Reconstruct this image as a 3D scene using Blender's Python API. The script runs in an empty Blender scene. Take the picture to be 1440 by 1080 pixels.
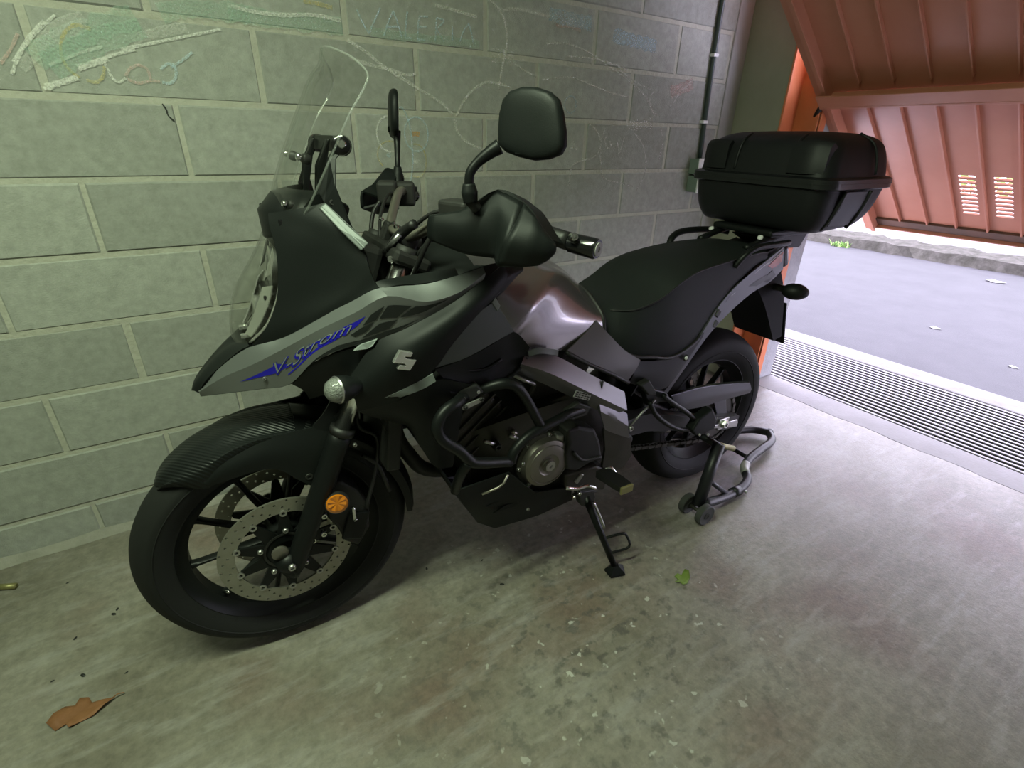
import bpy, bmesh, math, random
from mathutils import Vector, Matrix
random.seed(4)
sc = bpy.context.scene
COL = sc.collection

# ------------------------------------------------------------------ camera
cam_d = bpy.data.cameras.new('camera'); cam = bpy.data.objects.new('camera', cam_d); COL.objects.link(cam)
cam_d.sensor_width = 36.0; cam_d.sensor_fit = 'HORIZONTAL'; cam_d.lens = 36.0 * 710.5182 / 1440.0
cam_d.clip_start = 0.02; cam_d.clip_end = 200
def aim(yaw, pitch, roll):
    f = Vector((math.sin(yaw)*math.cos(pitch), math.cos(yaw)*math.cos(pitch), math.sin(pitch)))
    r = Vector((math.cos(yaw), -math.sin(yaw), 0)); u = r.cross(f)
    r2 = r*math.cos(roll) + u*math.sin(roll); u2 = u*math.cos(roll) - r*math.sin(roll)
    return Matrix((r2, u2, -f)).transposed().to_4x4()
cam.matrix_world = Matrix.Translation((0.1893, -1.8867, 1.266)) @ aim(0.5808, -0.4540, 0.0238)
sc.camera = cam

# ------------------------------------------------------------------ light and exposure
w = bpy.data.worlds.new('overcast_sky'); sc.world = w; w.use_nodes = True
bg = w.node_tree.nodes['Background']; bg.inputs['Color'].default_value = (0.81, 0.765, 1.0, 1); bg.inputs['Strength'].default_value = 9.0
sc.view_settings.view_transform = 'Standard'; sc.view_settings.look = 'None'
sc.view_settings.gamma = 1.0; sc.view_settings.use_curve_mapping = False
sc.view_settings.exposure = 0.35
LAMP_POWER = 40.0
LAMP_COLOR = (0.83, 1.0, 0.69)

# ------------------------------------------------------------------ materials
def _n(nt, t, **kw):
    n = nt.nodes.new(t)
    for k, v in kw.items(): setattr(n, k, v)
    return n
def mat(name, col, rough=.5, metal=0., col2=None, nscale=8., amount=.5, bump=None, coat=0., spec=.5, detail=6., vary=0., trans=0., ior=1.45, alpha=None, aniso=None):
    m = bpy.data.materials.new(name); m.use_nodes = True; nt = m.node_tree; b = nt.nodes['Principled BSDF']
    b.inputs['Base Color'].default_value = (*col, 1); b.inputs['Roughness'].default_value = rough
    b.inputs['Metallic'].default_value = metal; b.inputs['Specular IOR Level'].default_value = spec
    b.inputs['Coat Weight'].default_value = coat; b.inputs['Coat Roughness'].default_value = .08
    b.inputs['Transmission Weight'].default_value = trans; b.inputs['IOR'].default_value = ior
    tc = _n(nt, 'ShaderNodeTexCoord')
    out = None
    if col2 is not None:
        nz = _n(nt, 'ShaderNodeTexNoise'); nz.inputs['Scale'].default_value = nscale; nz.inputs['Detail'].default_value = detail
        nz.inputs['Roughness'].default_value = .62
        nt.links.new(tc.outputs['Object'], nz.inputs['Vector'])
        rp = _n(nt, 'ShaderNodeValToRGB'); rp.color_ramp.elements[0].position = .5 - amount*.5; rp.color_ramp.elements[1].position = .5 + amount*.5
        rp.color_ramp.elements[0].color = (*col, 1); rp.color_ramp.elements[1].color = (*col2, 1)
        nt.links.new(nz.outputs['Fac'], rp.inputs['Fac']); out = rp.outputs['Color']
    if vary:
        oi = _n(nt, 'ShaderNodeObjectInfo'); mr = _n(nt, 'ShaderNodeMapRange')
        mr.inputs['To Min'].default_value = 1 - vary; mr.inputs['To Max'].default_value = 1 + vary
        nt.links.new(oi.outputs['Random'], mr.inputs['Value'])
        hs = _n(nt, 'ShaderNodeHueSaturation'); nt.links.new(mr.outputs['Result'], hs.inputs['Value'])
        if out is not None: nt.links.new(out, hs.inputs['Color'])
        else: hs.inputs['Color'].default_value = (*col, 1)
        out = hs.outputs['Color']
    if out is not None: nt.links.new(out, b.inputs['Base Color'])
    if bump:
        bz = _n(nt, 'ShaderNodeTexNoise'); bz.inputs['Scale'].default_value = bump[0]; bz.inputs['Detail'].default_value = 5
        nt.links.new(tc.outputs['Object'], bz.inputs['Vector'])
        bp = _n(nt, 'ShaderNodeBump'); bp.inputs['Strength'].default_value = bump[1]; bp.inputs['Distance'].default_value = bump[2] if len(bump) > 2 else .002
        nt.links.new(bz.outputs['Fac'], bp.inputs['Height']); nt.links.new(bp.outputs['Normal'], b.inputs['Normal'])
    if alpha is not None: b.inputs['Alpha'].default_value = alpha
    return m

M = {}
M['block'] = mat('concrete_block', (.255,.262,.235), .92, col2=(.345,.352,.318), nscale=40, amount=.42, detail=12, bump=(260,.4,.003), vary=.09, spec=.25)
M['mortar'] = mat('mortar', (.43,.425,.365), .95, col2=(.36,.35,.295), nscale=20, bump=(60,.7,.006), spec=.2)
M['fillet'] = mat('dusty_fillet', (.22,.215,.18), .95, col2=(.30,.29,.25), nscale=18, bump=(60,.6,.005), spec=.2)
M['plaster'] = mat('rough_plaster', (.36,.355,.345), .9, col2=(.28,.275,.265), nscale=5, bump=(40,.5,.004), spec=.2)
M['pillar'] = mat('cast_concrete', (.25,.25,.19), .9, col2=(.31,.305,.24), nscale=4, bump=(30,.4,.004), spec=.2)
M['stone'] = mat('grey_render', (.27,.28,.29), .9, col2=(.36,.36,.37), nscale=22, bump=(70,.6,.005), spec=.2)
M['ceiling'] = mat('ceiling_concrete', (.30,.29,.26), .95, col2=(.24,.23,.20), nscale=3, bump=(20,.3,.004), spec=.2)
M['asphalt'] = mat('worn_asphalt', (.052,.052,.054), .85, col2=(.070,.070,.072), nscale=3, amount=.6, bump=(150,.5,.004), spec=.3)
M['threshold'] = mat('threshold_concrete', (.22,.215,.21), .7, col2=(.28,.275,.27), nscale=7, bump=(80,.4,.003), spec=.3)
M['apron'] = mat('pale_concrete', (.21,.205,.20), .9, col2=(.14,.135,.13), nscale=9, bump=(60,.5,.004), spec=.3)
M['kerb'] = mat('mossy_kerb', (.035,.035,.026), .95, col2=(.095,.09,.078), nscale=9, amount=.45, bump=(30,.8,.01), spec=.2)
M['pale_wall'] = mat('pale_render', (.60,.59,.60), .9, col2=(.52,.51,.52), nscale=3, spec=.2)
M['leaf'] = mat('hedge_leaf', (.14,.30,.06), .6, col2=(.30,.50,.12), nscale=3, amount=.8)
M['door'] = mat('red_oxide_sheet', (.46,.175,.105), .42, col2=(.56,.25,.165), nscale=2.4, amount=.55, bump=(6,.12,.01), spec=.45)
M['door_rib'] = mat('red_oxide_rib', (.46,.175,.105), .4, col2=(.56,.25,.165), nscale=2.4, amount=.55, spec=.5)
M['door_dirty'] = mat('dusty_red_oxide', (.085,.06,.045), .8, col2=(.16,.085,.06), nscale=10, bump=(60,.4,.003))
M['jamb'] = mat('orange_steel', (.62,.19,.075), .45, col2=(.52,.15,.06), nscale=6)
M['grate'] = mat('painted_grate_steel', (.27,.265,.28), .55, metal=.1, col2=(.21,.20,.20), nscale=30)
M['pit'] = mat('drain_pit', (.05,.046,.044), .95)
M['plastic'] = mat('grained_black_plastic', (.0055,.0070,.0068), .52, bump=(700,.25,.0006), spec=.28)
M['satin'] = mat('satin_black_paint', (.0055,.0065,.0065), .42, spec=.28)
M['carbon'] = mat('carbon_weave_plastic', (.0065,.008,.008), .42, spec=.3)
M['gloss'] = mat('gloss_black', (.008,.008,.009), .15, spec=.5)
M['dark'] = mat('dark_cast', (.010,.010,.010), .6, col2=(.018,.018,.016), nscale=25)
M['engine'] = mat('engine_alloy_dark', (.040,.038,.033), .48, metal=.5, col2=(.065,.061,.052), nscale=12, bump=(200,.2,.001))
M['cover'] = mat('bronze_grey_cover', (.175,.165,.14), .42, metal=.75, col2=(.215,.20,.175), nscale=6, bump=(300,.15,.0006))
M['silver'] = mat('silver_paint', (.165,.175,.172), .36, metal=.55, coat=.3)
M['greypanel'] = mat('satin_grey_paint', (.085,.096,.092), .45, metal=.3)
M['greyinsert'] = mat('light_grey_insert', (.19,.215,.205), .5, metal=.1)
M['tank'] = mat('metallic_grey_tank', (.215,.20,.205), .27, metal=.8, coat=.9)
M['cover_brown'] = mat('brown_black_plastic', (.045,.041,.038), .42, metal=.25, spec=.4)
M['frame'] = mat('anodised_frame', (.165,.16,.17), .38, metal=.7)
M['alloy'] = mat('bare_alloy', (.42,.42,.41), .35, metal=.9)
M['chrome'] = mat('bright_steel', (.72,.73,.72), .16, metal=1.)
M['bar'] = mat('champagne_bar', (.46,.43,.37), .3, metal=.9)
M['steel'] = mat('brake_disc_steel', (.34,.335,.29), .38, metal=.8, col2=(.27,.265,.225), nscale=30)
M['seat'] = mat('seat_vinyl', (.0085,.0110,.0105), .62, bump=(420,.35,.001), spec=.3)
M['hanger'] = mat('matt_plate_hanger', (.0085,.009,.0095), .7, spec=.2)
M['arm'] = mat('dark_swingarm', (.035,.035,.037), .45, metal=.5)
M['lamp_silver'] = mat('silvered_reflector', (.80,.80,.78), .22, metal=.85)
M['tail'] = mat('tail_grey', (.07,.07,.078), .35, metal=.4)
M['case'] = mat('case_plastic', (.0080,.0085,.0095), .5, bump=(500,.3,.0008), spec=.3)
M['case_edge'] = mat('case_plastic_smooth', (.0080,.0085,.0095), .36, spec=.5)
M['stand'] = mat('stand_paint', (.016,.017,.021), .42, spec=.5)
M['wheel_rubber'] = mat('hard_rubber', (.05,.052,.05), .75)
M['amber'] = mat('amber_reflector', (.62,.19,.008), .25, coat=.6)
M['red_lens'] = mat('red_lens', (.42,.05,.025), .22, coat=.5)
M['ind_lens'] = mat('clear_indicator_lens', (.17,.18,.165), .3, metal=.1, coat=.6, bump=(260,.9,.003))
M['blue'] = mat('blue_decal', (.012,.010,.34), .35)
M['black_decal'] = mat('black_decal', (.012,.014,.014), .35)
M['brass'] = mat('olive_brass', (.25,.23,.10), .45, metal=.5)
M['hose'] = mat('hose_rubber', (.01,.01,.01), .5)
M['conduit'] = mat('grey_green_pvc', (.035,.05,.045), .4)
M['box_green'] = mat('grey_green_box', (.16,.205,.175), .5)
M['white'] = mat('white_plastic', (.70,.70,.70), .4)
M['dry_leaf'] = mat('dry_leaf', (.15,.06,.022), .7, col2=(.23,.10,.04), nscale=20, bump=(60,.5,.004))
M['green_leaf'] = mat('fresh_leaf', (.11,.17,.025), .6, col2=(.16,.22,.05), nscale=40)
M['white_tag'] = mat('grey_sticker', (.40,.40,.38), .5)

def glassmat(name, tint, rough=.03, lo=.045, hi=.75):
    m = bpy.data.materials.new(name); m.use_nodes = True; nt = m.node_tree; nt.nodes.clear()
    o = _n(nt, 'ShaderNodeOutputMaterial'); mx = _n(nt, 'ShaderNodeMixShader'); t = _n(nt, 'ShaderNodeBsdfTransparent'); g = _n(nt, 'ShaderNodeBsdfGlossy'); f = _n(nt, 'ShaderNodeLayerWeight')
    f.inputs['Blend'].default_value = .5; p = _n(nt, 'ShaderNodeMath', operation='POWER'); p.inputs[1].default_value = 4.; r = _n(nt, 'ShaderNodeMapRange'); r.inputs['To Min'].default_value = lo; r.inputs['To Max'].default_value = hi
    t.inputs['Color'].default_value = (*tint, 1); g.inputs['Roughness'].default_value = rough
    nt.links.new(f.outputs['Facing'], p.inputs[0]); nt.links.new(p.outputs[0], r.inputs['Value'])
    nt.links.new(r.outputs[0], mx.inputs[0]); nt.links.new(t.outputs[0], mx.inputs[1]); nt.links.new(g.outputs[0], mx.inputs[2]); nt.links.new(mx.outputs[0], o.inputs[0])
    return m
M['screen'] = glassmat('clear_acrylic', (.975,.98,.97), .06, .05, .7)
M['lens'] = glassmat('clear_lens', (.965,.97,.955), .05, .06, .8)

def chalkmat(name, col, cover):
    m = bpy.data.materials.new(name); m.use_nodes = True; nt = m.node_tree; b = nt.nodes['Principled BSDF']
    b.inputs['Base Color'].default_value = (*col, 1); b.inputs['Roughness'].default_value = 1; b.inputs['Specular IOR Level'].default_value = .05
    tc = _n(nt, 'ShaderNodeTexCoord'); nz = _n(nt, 'ShaderNodeTexNoise'); nz.inputs['Scale'].default_value = 170; nz.inputs['Detail'].default_value = 6
    nt.links.new(tc.outputs['Object'], nz.inputs['Vector'])
    rp = _n(nt, 'ShaderNodeValToRGB'); rp.color_ramp.elements[0].position = .22; rp.color_ramp.elements[0].color = (0,0,0,1)
    rp.color_ramp.elements[1].position = .66; rp.color_ramp.elements[1].color = (cover,cover,cover,1)
    nt.links.new(nz.outputs['Fac'], rp.inputs['Fac']); nt.links.new(rp.outputs['Color'], b.inputs['Alpha'])
    return m
M['chalk_white'] = chalkmat('white_chalk', (.75,.75,.70), .72)
M['chalk_faint'] = chalkmat('faint_white_chalk', (.74,.73,.68), .62)
M['chalk_soft'] = chalkmat('rubbed_white_chalk', (.70,.70,.65), .34)
M['chalk_green'] = chalkmat('green_chalk', (.42,.58,.47), .38)
M['chalk_yellow'] = chalkmat('yellow_chalk', (.58,.50,.22), .55)
M['chalk_pink'] = chalkmat('pink_chalk', (.68,.48,.44), .5)
M['chalk_blue'] = chalkmat('blue_chalk', (.52,.64,.70), .62)
M['chalk_orange'] = chalkmat('orange_chalk', (.62,.36,.13), .7)

def floormat():
    m = bpy.data.materials.new('stained_screed'); m.use_nodes = True; nt = m.node_tree; b = nt.nodes['Principled BSDF']
    tc = _n(nt, 'ShaderNodeTexCoord')
    def noise(s, d=6, r=.6, vec=None):
        n = _n(nt, 'ShaderNodeTexNoise'); n.inputs['Scale'].default_value = s; n.inputs['Detail'].default_value = d; n.inputs['Roughness'].default_value = r
        nt.links.new(vec or tc.outputs['Object'], n.inputs['Vector']); return n.outputs['Fac']
    def ramp(f, stops):
        r = _n(nt, 'ShaderNodeValToRGB'); el = r.color_ramp.elements
        while len(el) < len(stops): el.new(.5)
        for e, (p, c) in zip(el, stops): e.position = p; e.color = (*c, 1) if len(c) == 3 else c
        nt.links.new(f, r.inputs['Fac']); return r.outputs['Color']
    def mix(fac, a, bb, mode='MIX'):
        x = _n(nt, 'ShaderNodeMix', data_type='RGBA', blend_type=mode)
        if isinstance(fac, float): x.inputs[0].default_value = fac
        else: nt.links.new(fac, x.inputs[0])
        for i, v in ((6, a), (7, bb)):
            if isinstance(v, tuple): x.inputs[i].default_value = (*v, 1)
            else: nt.links.new(v, x.inputs[i])
        return x.outputs[2]
    base = ramp(noise(1.6, 8, .62), [(.30, (.120,.105,.080)), (.46, (.185,.170,.138)), (.60, (.235,.218,.185)), (.75, (.190,.160,.130))])
    red = ramp(noise(2.3, 5, .5), [(.50, (0,0,0)), (.68, (.65,.65,.65))])
    c = mix(red, base, (.150,.098,.078))
    fine = ramp(noise(38, 6, .7), [(.3, (.70,.70,.70)), (.7, (1.2,1.2,1.2))])
    c = mix(1.0, c, fine, 'MULTIPLY')
    # dark drips and pale paint flecks in the middle of the floor
    mp = _n(nt, 'ShaderNodeMapping'); nt.links.new(tc.outputs['Object'], mp.inputs['Vector'])
    dist = _n(nt, 'ShaderNodeVectorMath', operation='DISTANCE'); nt.links.new(tc.outputs['Object'], dist.inputs[0]); dist.inputs[1].default_value = (.95, -1.22, 0)
    near = _n(nt, 'ShaderNodeMapRange'); near.inputs['From Min'].default_value = .78; near.inputs['From Max'].default_value = .15; nt.links.new(dist.outputs['Value'], near.inputs['Value'])
    spots = ramp(noise(24, 3, .6), [(.54, (0,0,0)), (.64, (.85,.85,.85))])
    sm = _n(nt, 'ShaderNodeMath', operation='MULTIPLY'); nt.links.new(spots, sm.inputs[0]); nt.links.new(near.outputs['Result'], sm.inputs[1])
    c = mix(sm.outputs[0], c, (.085,.080,.070))
    fl = ramp(noise(31, 2, .5, mp.outputs['Vector']), [(.685, (0,0,0)), (.72, (.8,.8,.8))]); mp.inputs['Location'].default_value = (3.1, 7.7, 1.3)
    fm = _n(nt, 'ShaderNodeMath', operation='MULTIPLY'); nt.links.new(fl, fm.inputs[0]); nt.links.new(near.outputs['Result'], fm.inputs[1])
    c = mix(fm.outputs[0], c, (.50,.50,.45))
    # pale scuffs drawn out along the way in and out
    mp2 = _n(nt, 'ShaderNodeMapping'); nt.links.new(tc.outputs['Object'], mp2.inputs['Vector']); mp2.inputs['Scale'].default_value = (2.2, 9.0, 1.0); mp2.inputs['Rotation'].default_value = (0, 0, .35)
    sc_ = ramp(noise(2.0, 8, .68, mp2.outputs['Vector']), [(.50, (0,0,0)), (.72, (.55,.55,.55))])
    c = mix(sc_, c, (.34,.33,.315))
    fw = ramp(noise(13, 2, .5), [(.735, (0,0,0)), (.76, (.6,.6,.6))])
    c = mix(fw, c, (.12,.105,.08))
    nt.links.new(c, b.inputs['Base Color'])
    rr = _n(nt, 'ShaderNodeMapRange'); rr.inputs['To Min'].default_value = .30; rr.inputs['To Max'].default_value = .58
    nt.links.new(noise(5, 6, .6), rr.inputs['Value']); nt.links.new(rr.outputs['Result'], b.inputs['Roughness'])
    bp = _n(nt, 'ShaderNodeBump'); bp.inputs['Strength'].default_value = .35; bp.inputs['Distance'].default_value = .003
    nt.links.new(noise(90, 6, .7), bp.inputs['Height']); nt.links.new(bp.outputs['Normal'], b.inputs['Normal'])
    return m
M['floor'] = floormat()

def tyremat():
    m = mat('tyre_rubber', (.009,.0095,.009), .7, spec=.25); nt = m.node_tree; b = nt.nodes['Principled BSDF']
    tc = _n(nt, 'ShaderNodeTexCoord'); sp = _n(nt, 'ShaderNodeSeparateXYZ'); nt.links.new(tc.outputs['Object'], sp.inputs[0])
    def mth(op, a, bb=None):
        n = _n(nt, 'ShaderNodeMath', operation=op)
        for i, v in enumerate((a, bb)):
            if v is None: continue
            if isinstance(v, (int, float)): n.inputs[i].default_value = v
            else: nt.links.new(v, n.inputs[i])
        return n.outputs[0]
    ang = mth('ARCTAN2', sp.outputs['Z'], sp.outputs['X'])
    ay = mth('ABSOLUTE', sp.outputs['Y'])
    ph = mth('ADD', mth('MULTIPLY', ang, 30/(2*math.pi)), mth('MULTIPLY', ay, 26))
    fr = mth('ABSOLUTE', mth('SUBTRACT', mth('FRACT', ph), .5))
    g = mth('LESS_THAN', fr, .07)
    lim = mth('MULTIPLY', mth('GREATER_THAN', ay, .008), mth('LESS_THAN', ay, .047))
    g = mth('MULTIPLY', g, lim)
    bp = _n(nt, 'ShaderNodeBump'); bp.invert = True; bp.inputs['Strength'].default_value = 1; bp.inputs['Distance'].default_value = .006
    nt.links.new(g, bp.inputs['Height']); nt.links.new(bp.outputs['Normal'], b.inputs['Normal'])
    b.inputs['Base Color'].default_value = (.0125,.0132,.0125,1)
    return m
M['tyre'] = tyremat()
def weave(m):
    nt = m.node_tree; b = nt.nodes['Principled BSDF']; tc = _n(nt, 'ShaderNodeTexCoord')
    wv = _n(nt, 'ShaderNodeTexWave', wave_type='BANDS', bands_direction='DIAGONAL'); wv.inputs['Scale'].default_value = 55
    nt.links.new(tc.outputs['Object'], wv.inputs['Vector']); bp = _n(nt, 'ShaderNodeBump'); bp.inputs['Strength'].default_value = .5; bp.inputs['Distance'].default_value = .002
    nt.links.new(wv.outputs['Fac'], bp.inputs['Height']); nt.links.new(bp.outputs['Normal'], b.inputs['Normal'])
weave(M['carbon'])

# ------------------------------------------------------------------ mesh helpers
def link(name, me, m, parent=None, smooth=False, bevel=0, sub=0, solid=0, loc=None, seg=2, angle=.6):
    if isinstance(m, str): m = M[m]
    if len(me.materials) == 0: me.materials.append(m)
    o = bpy.data.objects.new(name, me); COL.objects.link(o)
    if parent is not None: o.parent = parent
    if loc is not None: o.location = loc
    if smooth:
        me.polygons.foreach_set('use_smooth', [True]*len(me.polygons))
    if solid:
        md = o.modifiers.new('solid', 'SOLIDIFY'); md.thickness = solid; md.offset = 0; md.use_rim = True
    if bevel:
        md = o.modifiers.new('bevel', 'BEVEL'); md.width = bevel; md.segments = seg; md.limit_method = 'ANGLE'; md.angle_limit = angle
    if sub:
        md = o.modifiers.new('sub', 'SUBSURF'); md.levels = sub; md.render_levels = sub
    return o
def pymesh(name, v, f):
    me = bpy.data.meshes.new(name); me.from_pydata([tuple(p) for p in v], [], f); me.update()
    bm = bmesh.new(); bm.from_mesh(me); bmesh.ops.recalc_face_normals(bm, faces=bm.faces); bm.to_mesh(me); bm.free()
    return me
def cr(pts, n, closed=False):
    pts = [Vector(p) for p in pts]; N = len(pts); out = []
    if N < 3 and not closed:
        return [pts[0].lerp(pts[1], i/n) for i in range(n+1)]
    rng = range(N if closed else N-1)
    for i in rng:
        if closed: p0, p1, p2, p3 = pts[(i-1) % N], pts[i], pts[(i+1) % N], pts[(i+2) % N]
        else:
            p1, p2 = pts[i], pts[i+1]
            p0 = pts[i-1] if i > 0 else p1*2 - p2
            p3 = pts[i+2] if i+2 < N else p2*2 - p1
        for k in range(n):
            t = k/n
            out.append(.5*((2*p1) + (p2-p0)*t + (2*p0-5*p1+4*p2-p3)*t*t + (3*p1-p0-3*p2+p3)*t**3))
    if not closed: out.append(pts[-1].copy())
    return out
def lin(pts, n):
    out = []
    for a, b in zip(pts[:-1], pts[1:]):
        for k in range(n): out.append(Vector(a).lerp(Vector(b), k/n))
    out.append(Vector(pts[-1])); return out
def grid(rows, nu=5, nv=4, su=True, sv=True):
    rs = [(cr if su else lin)(r, nu) for r in rows]
    cols = [(cr if sv else lin)([r[i] for r in rs], nv) for i in range(len(rs[0]))]
    return [[c[j] for c in cols] for j in range(len(cols[0]))]
def flipy(p, s): return Vector((p[0], p[1]*s, p[2]))
def patch(name, rows, m, parent, t=.005, nu=5, nv=4, su=True, sv=True, s=1, bevel=0, split=.6):
    g = [[flipy(p, s) for p in r] for r in grid(rows, nu, nv, su, sv)]
    nr, nc = len(g), len(g[0]); v = [p for r in g for p in r]
    f = [(i*nc+j, i*nc+j+1, (i+1)*nc+j+1, (i+1)*nc+j) for i in range(nr-1) for j in range(nc-1)]
    o = link(name, pymesh(name, v, f), m, parent, smooth=True, solid=t)
    if split:
        md = o.modifiers.new('split', 'EDGE_SPLIT'); md.split_angle = split
    return o
def tube(name, pts, r, m, parent=None, seg=10, n=5, smooth=True, radii=None, s=1, flat=1., closed=False):
    P0 = [flipy(p, s) for p in pts]
    q = cr(P0, n, closed) if (smooth and len(P0) > 2) else [Vector(p) for p in P0]
    if radii:
        rr = []
        for a, b in zip(radii[:-1], radii[1:]):
            k = n if (smooth and len(P0) > 2) else 1
            rr += [a + (b-a)*i/k for i in range(k)]
        rr.append(radii[-1])
    else: rr = [r]*len(q)
    v, f = tubegeo(q, rr, seg, flat, closed)
    return link(name, pymesh(name, v, f), m, parent, smooth=True)
def tubegeo(q, rr, seg, flat=1., closed=False):
    v = []; f = []; up = None; N = len(q)
    for i, p in enumerate(q):
        a = q[i-1] if (i > 0 or closed) else p; b = q[(i+1) % N] if (i < N-1 or closed) else p
        t = (b-a).normalized()
        if up is None:
            up = Vector((0, 0, 1)) if abs(t.z) < .9 else Vector((1, 0, 0))
        up = (up - t*up.dot(t)).normalized(); sd = t.cross(up)
        for k in range(seg):
            an = 2*math.pi*k/seg
            v.append(p + (sd*math.cos(an) + up*math.sin(an)*flat)*rr[i])
    last = N if closed else N-1
    for i in range(last):
        for k in range(seg):
            a = i*seg+k; b = i*seg+(k+1) % seg; i2 = ((i+1) % N)*seg
            f.append((a, b, i2+(k+1) % seg, i2+k))
    if not closed:
        f.append(tuple(range(seg))[::-1]); f.append(tuple((N-1)*seg+k for k in range(seg)))
    return v, f
def prism(name, poly, ext, m, parent=None, bevel=.002, s=1, smooth=False, seg=2):
    a = [flipy(p, s) for p in poly]; e = flipy(ext, s); n = len(a)
    v = a + [p+e for p in a]
    f = [tuple(range(n)), tuple(range(n, 2*n))[::-1]] + [(i, i+n, (i+1) % n+n, (i+1) % n) for i in range(n)]
    return link(name, pymesh(name, v, f), m, parent, bevel=bevel, seg=seg)
def axes(ax):
    z = Vector(ax).normalized(); x = z.orthogonal().normalized(); return x, z.cross(x), z
def lathegeo(prof, c, ax, seg=24, closed=False):
    x, y, z = axes(ax); c = Vector(c); v = []; f = []
    for r, h in prof:
        for k in range(seg):
            an = 2*math.pi*k/seg; v.append(c + z*h + (x*math.cos(an) + y*math.sin(an))*max(r, 1e-5))
    n = len(prof)
    for i in range(n if closed else n-1):
        j = (i+1) % n
        for k in range(seg): f.append((i*seg+k, i*seg+(k+1) % seg, j*seg+(k+1) % seg, j*seg+k))
    if not closed:
        f.append(tuple(range(seg))[::-1]); f.append(tuple((n-1)*seg+k for k in range(seg)))
    return v, f
def lathe(name, prof, c, ax, m, parent=None, seg=24, closed=False, smooth=True, s=1, bevel=0, loc=None):
    c = flipy(c, s); ax = flipy(ax, s)
    v, f = lathegeo(prof, c, ax, seg, closed)
    o = link(name, pymesh(name, v, f), m, parent, smooth=smooth, bevel=bevel, loc=loc)
    if smooth:
        md = o.modifiers.new('split', 'EDGE_SPLIT'); md.split_angle = .7
    return o
def boxgeo(c, size, rot=None):
    c = Vector(c); v = []
    for dx in (-.5, .5):
        for dy in (-.5, .5):
            for dz in (-.5, .5):
                p = Vector((dx*size[0], dy*size[1], dz*size[2]))
                if rot is not None: p = rot @ p
                v.append(c+p)
    return v, [(0,1,3,2),(4,6,7,5),(0,4,5,1),(2,3,7,6),(0,2,6,4),(1,5,7,3)]
def box(name, c, size, m, parent=None, rot=None, bevel=.003, s=1, seg=2):
    v, f = boxgeo(c, size, rot); v = [flipy(p, s) for p in v]
    return link(name, pymesh(name, v, f), m, parent, bevel=bevel, seg=seg)
def join(parts):
    V = []; Fc = []
    for v, f in parts:
        o = len(V); V += list(v); Fc += [tuple(i+o for i in q) for q in f]
    return V, Fc
def loft(name, rings, m, parent=None, n=4, sub=0, smooth=True, cap=True, closed=True, s=1, bevel=0):
    k = len(rings[0]); cols = [cr([r[i] for r in rings], n) for i in range(k)] if n > 1 else [[Vector(r[i]) for r in rings] for i in range(k)]
    R = len(cols[0]); v = [flipy(cols[i][j], s) for j in range(R) for i in range(k)]
    f = [(j*k+i, j*k+(i+1) % k, (j+1)*k+(i+1) % k, (j+1)*k+i) for j in range(R-1) for i in range(k if closed else k-1)]
    if cap: f += [tuple(range(k))[::-1], tuple((R-1)*k+i for i in range(k))]
    o = link(name, pymesh(name, v, f), m, parent, smooth=smooth, sub=sub, bevel=bevel)
    if smooth:
        md = o.modifiers.new('split', 'EDGE_SPLIT'); md.split_angle = .9
    return o
def bolt(name, c, ax, r, m='chrome', parent=None, h=.006, s=1):
    return lathe(name, [(r, 0), (r, h*.7), (r*.8, h), (r*.45, h), (r*.42, h*.4), (0, h*.4)], c, ax, m, parent, seg=12, s=s)
def tag(o, label=None, cat=None, group=None, kind=None):
    for k, v in (('label', label), ('category', cat), ('group', group), ('kind', kind)):
        if v: o[k] = v
    return o
def empty(name, loc=(0,0,0), rz=0):
    o = bpy.data.objects.new(name, None); COL.objects.link(o); o.location = loc; o.rotation_euler = (0, 0, rz); o.empty_display_size = .1
    return o

# ================================================================== THE SETTING
Y_OPP, X_END, CEIL = -3.0, -2.6, 2.32
def S(o): o['kind'] = 'structure'; return o
# floor, with a ragged edge along the crack at the threshold
XC = 2.862
ys = [-3.0 + i*.06 for i in range(51)]
edge = [XC + .012*math.sin(y*3.1) + .006*math.sin(y*17) + random.uniform(-.004, .004) for y in ys]
v = []; f = []
for i, y in enumerate(ys):
    for z in (0, -.06): v += [(X_END, y, z), (edge[i], y, z)]
for i in range(50):
    a = i*4; b = a+4
    f += [(a, a+1, b+1, b), (a+3, a+2, b+2, b+3), (a+1, a+3, b+3, b+1), (a+2, a, b, b+2)]
f += [(0, 2, 3, 1), (200, 201, 203, 202)]
S(link('floor', pymesh('floor', v, f), 'floor'))
v = []; f = []
for i, y in enumerate(ys):
    for z in (-.001, -.06): v += [(edge[i]+.005+random.uniform(0, .003), y, z), (3.052, y, z)]
for i in range(50):
    a = i*4; b = a+4
    f += [(a, a+1, b+1, b), (a+3, a+2, b+2, b+3), (a+1, a+3, b+3, b+1), (a+2, a, b, b+2)]
f += [(0, 2, 3, 1), (200, 201, 203, 202)]
S(link('trim_1', pymesh('trim_1', v, f), 'threshold'))
S(box('trim_2', (3.86, -1.6, -.04), (.20, 7.2, .08), 'apron', bevel=.01))
S(box('driveway', (6.05, -1.6, -.065), (4.19, 14, .09), 'asphalt', bevel=0))
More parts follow.
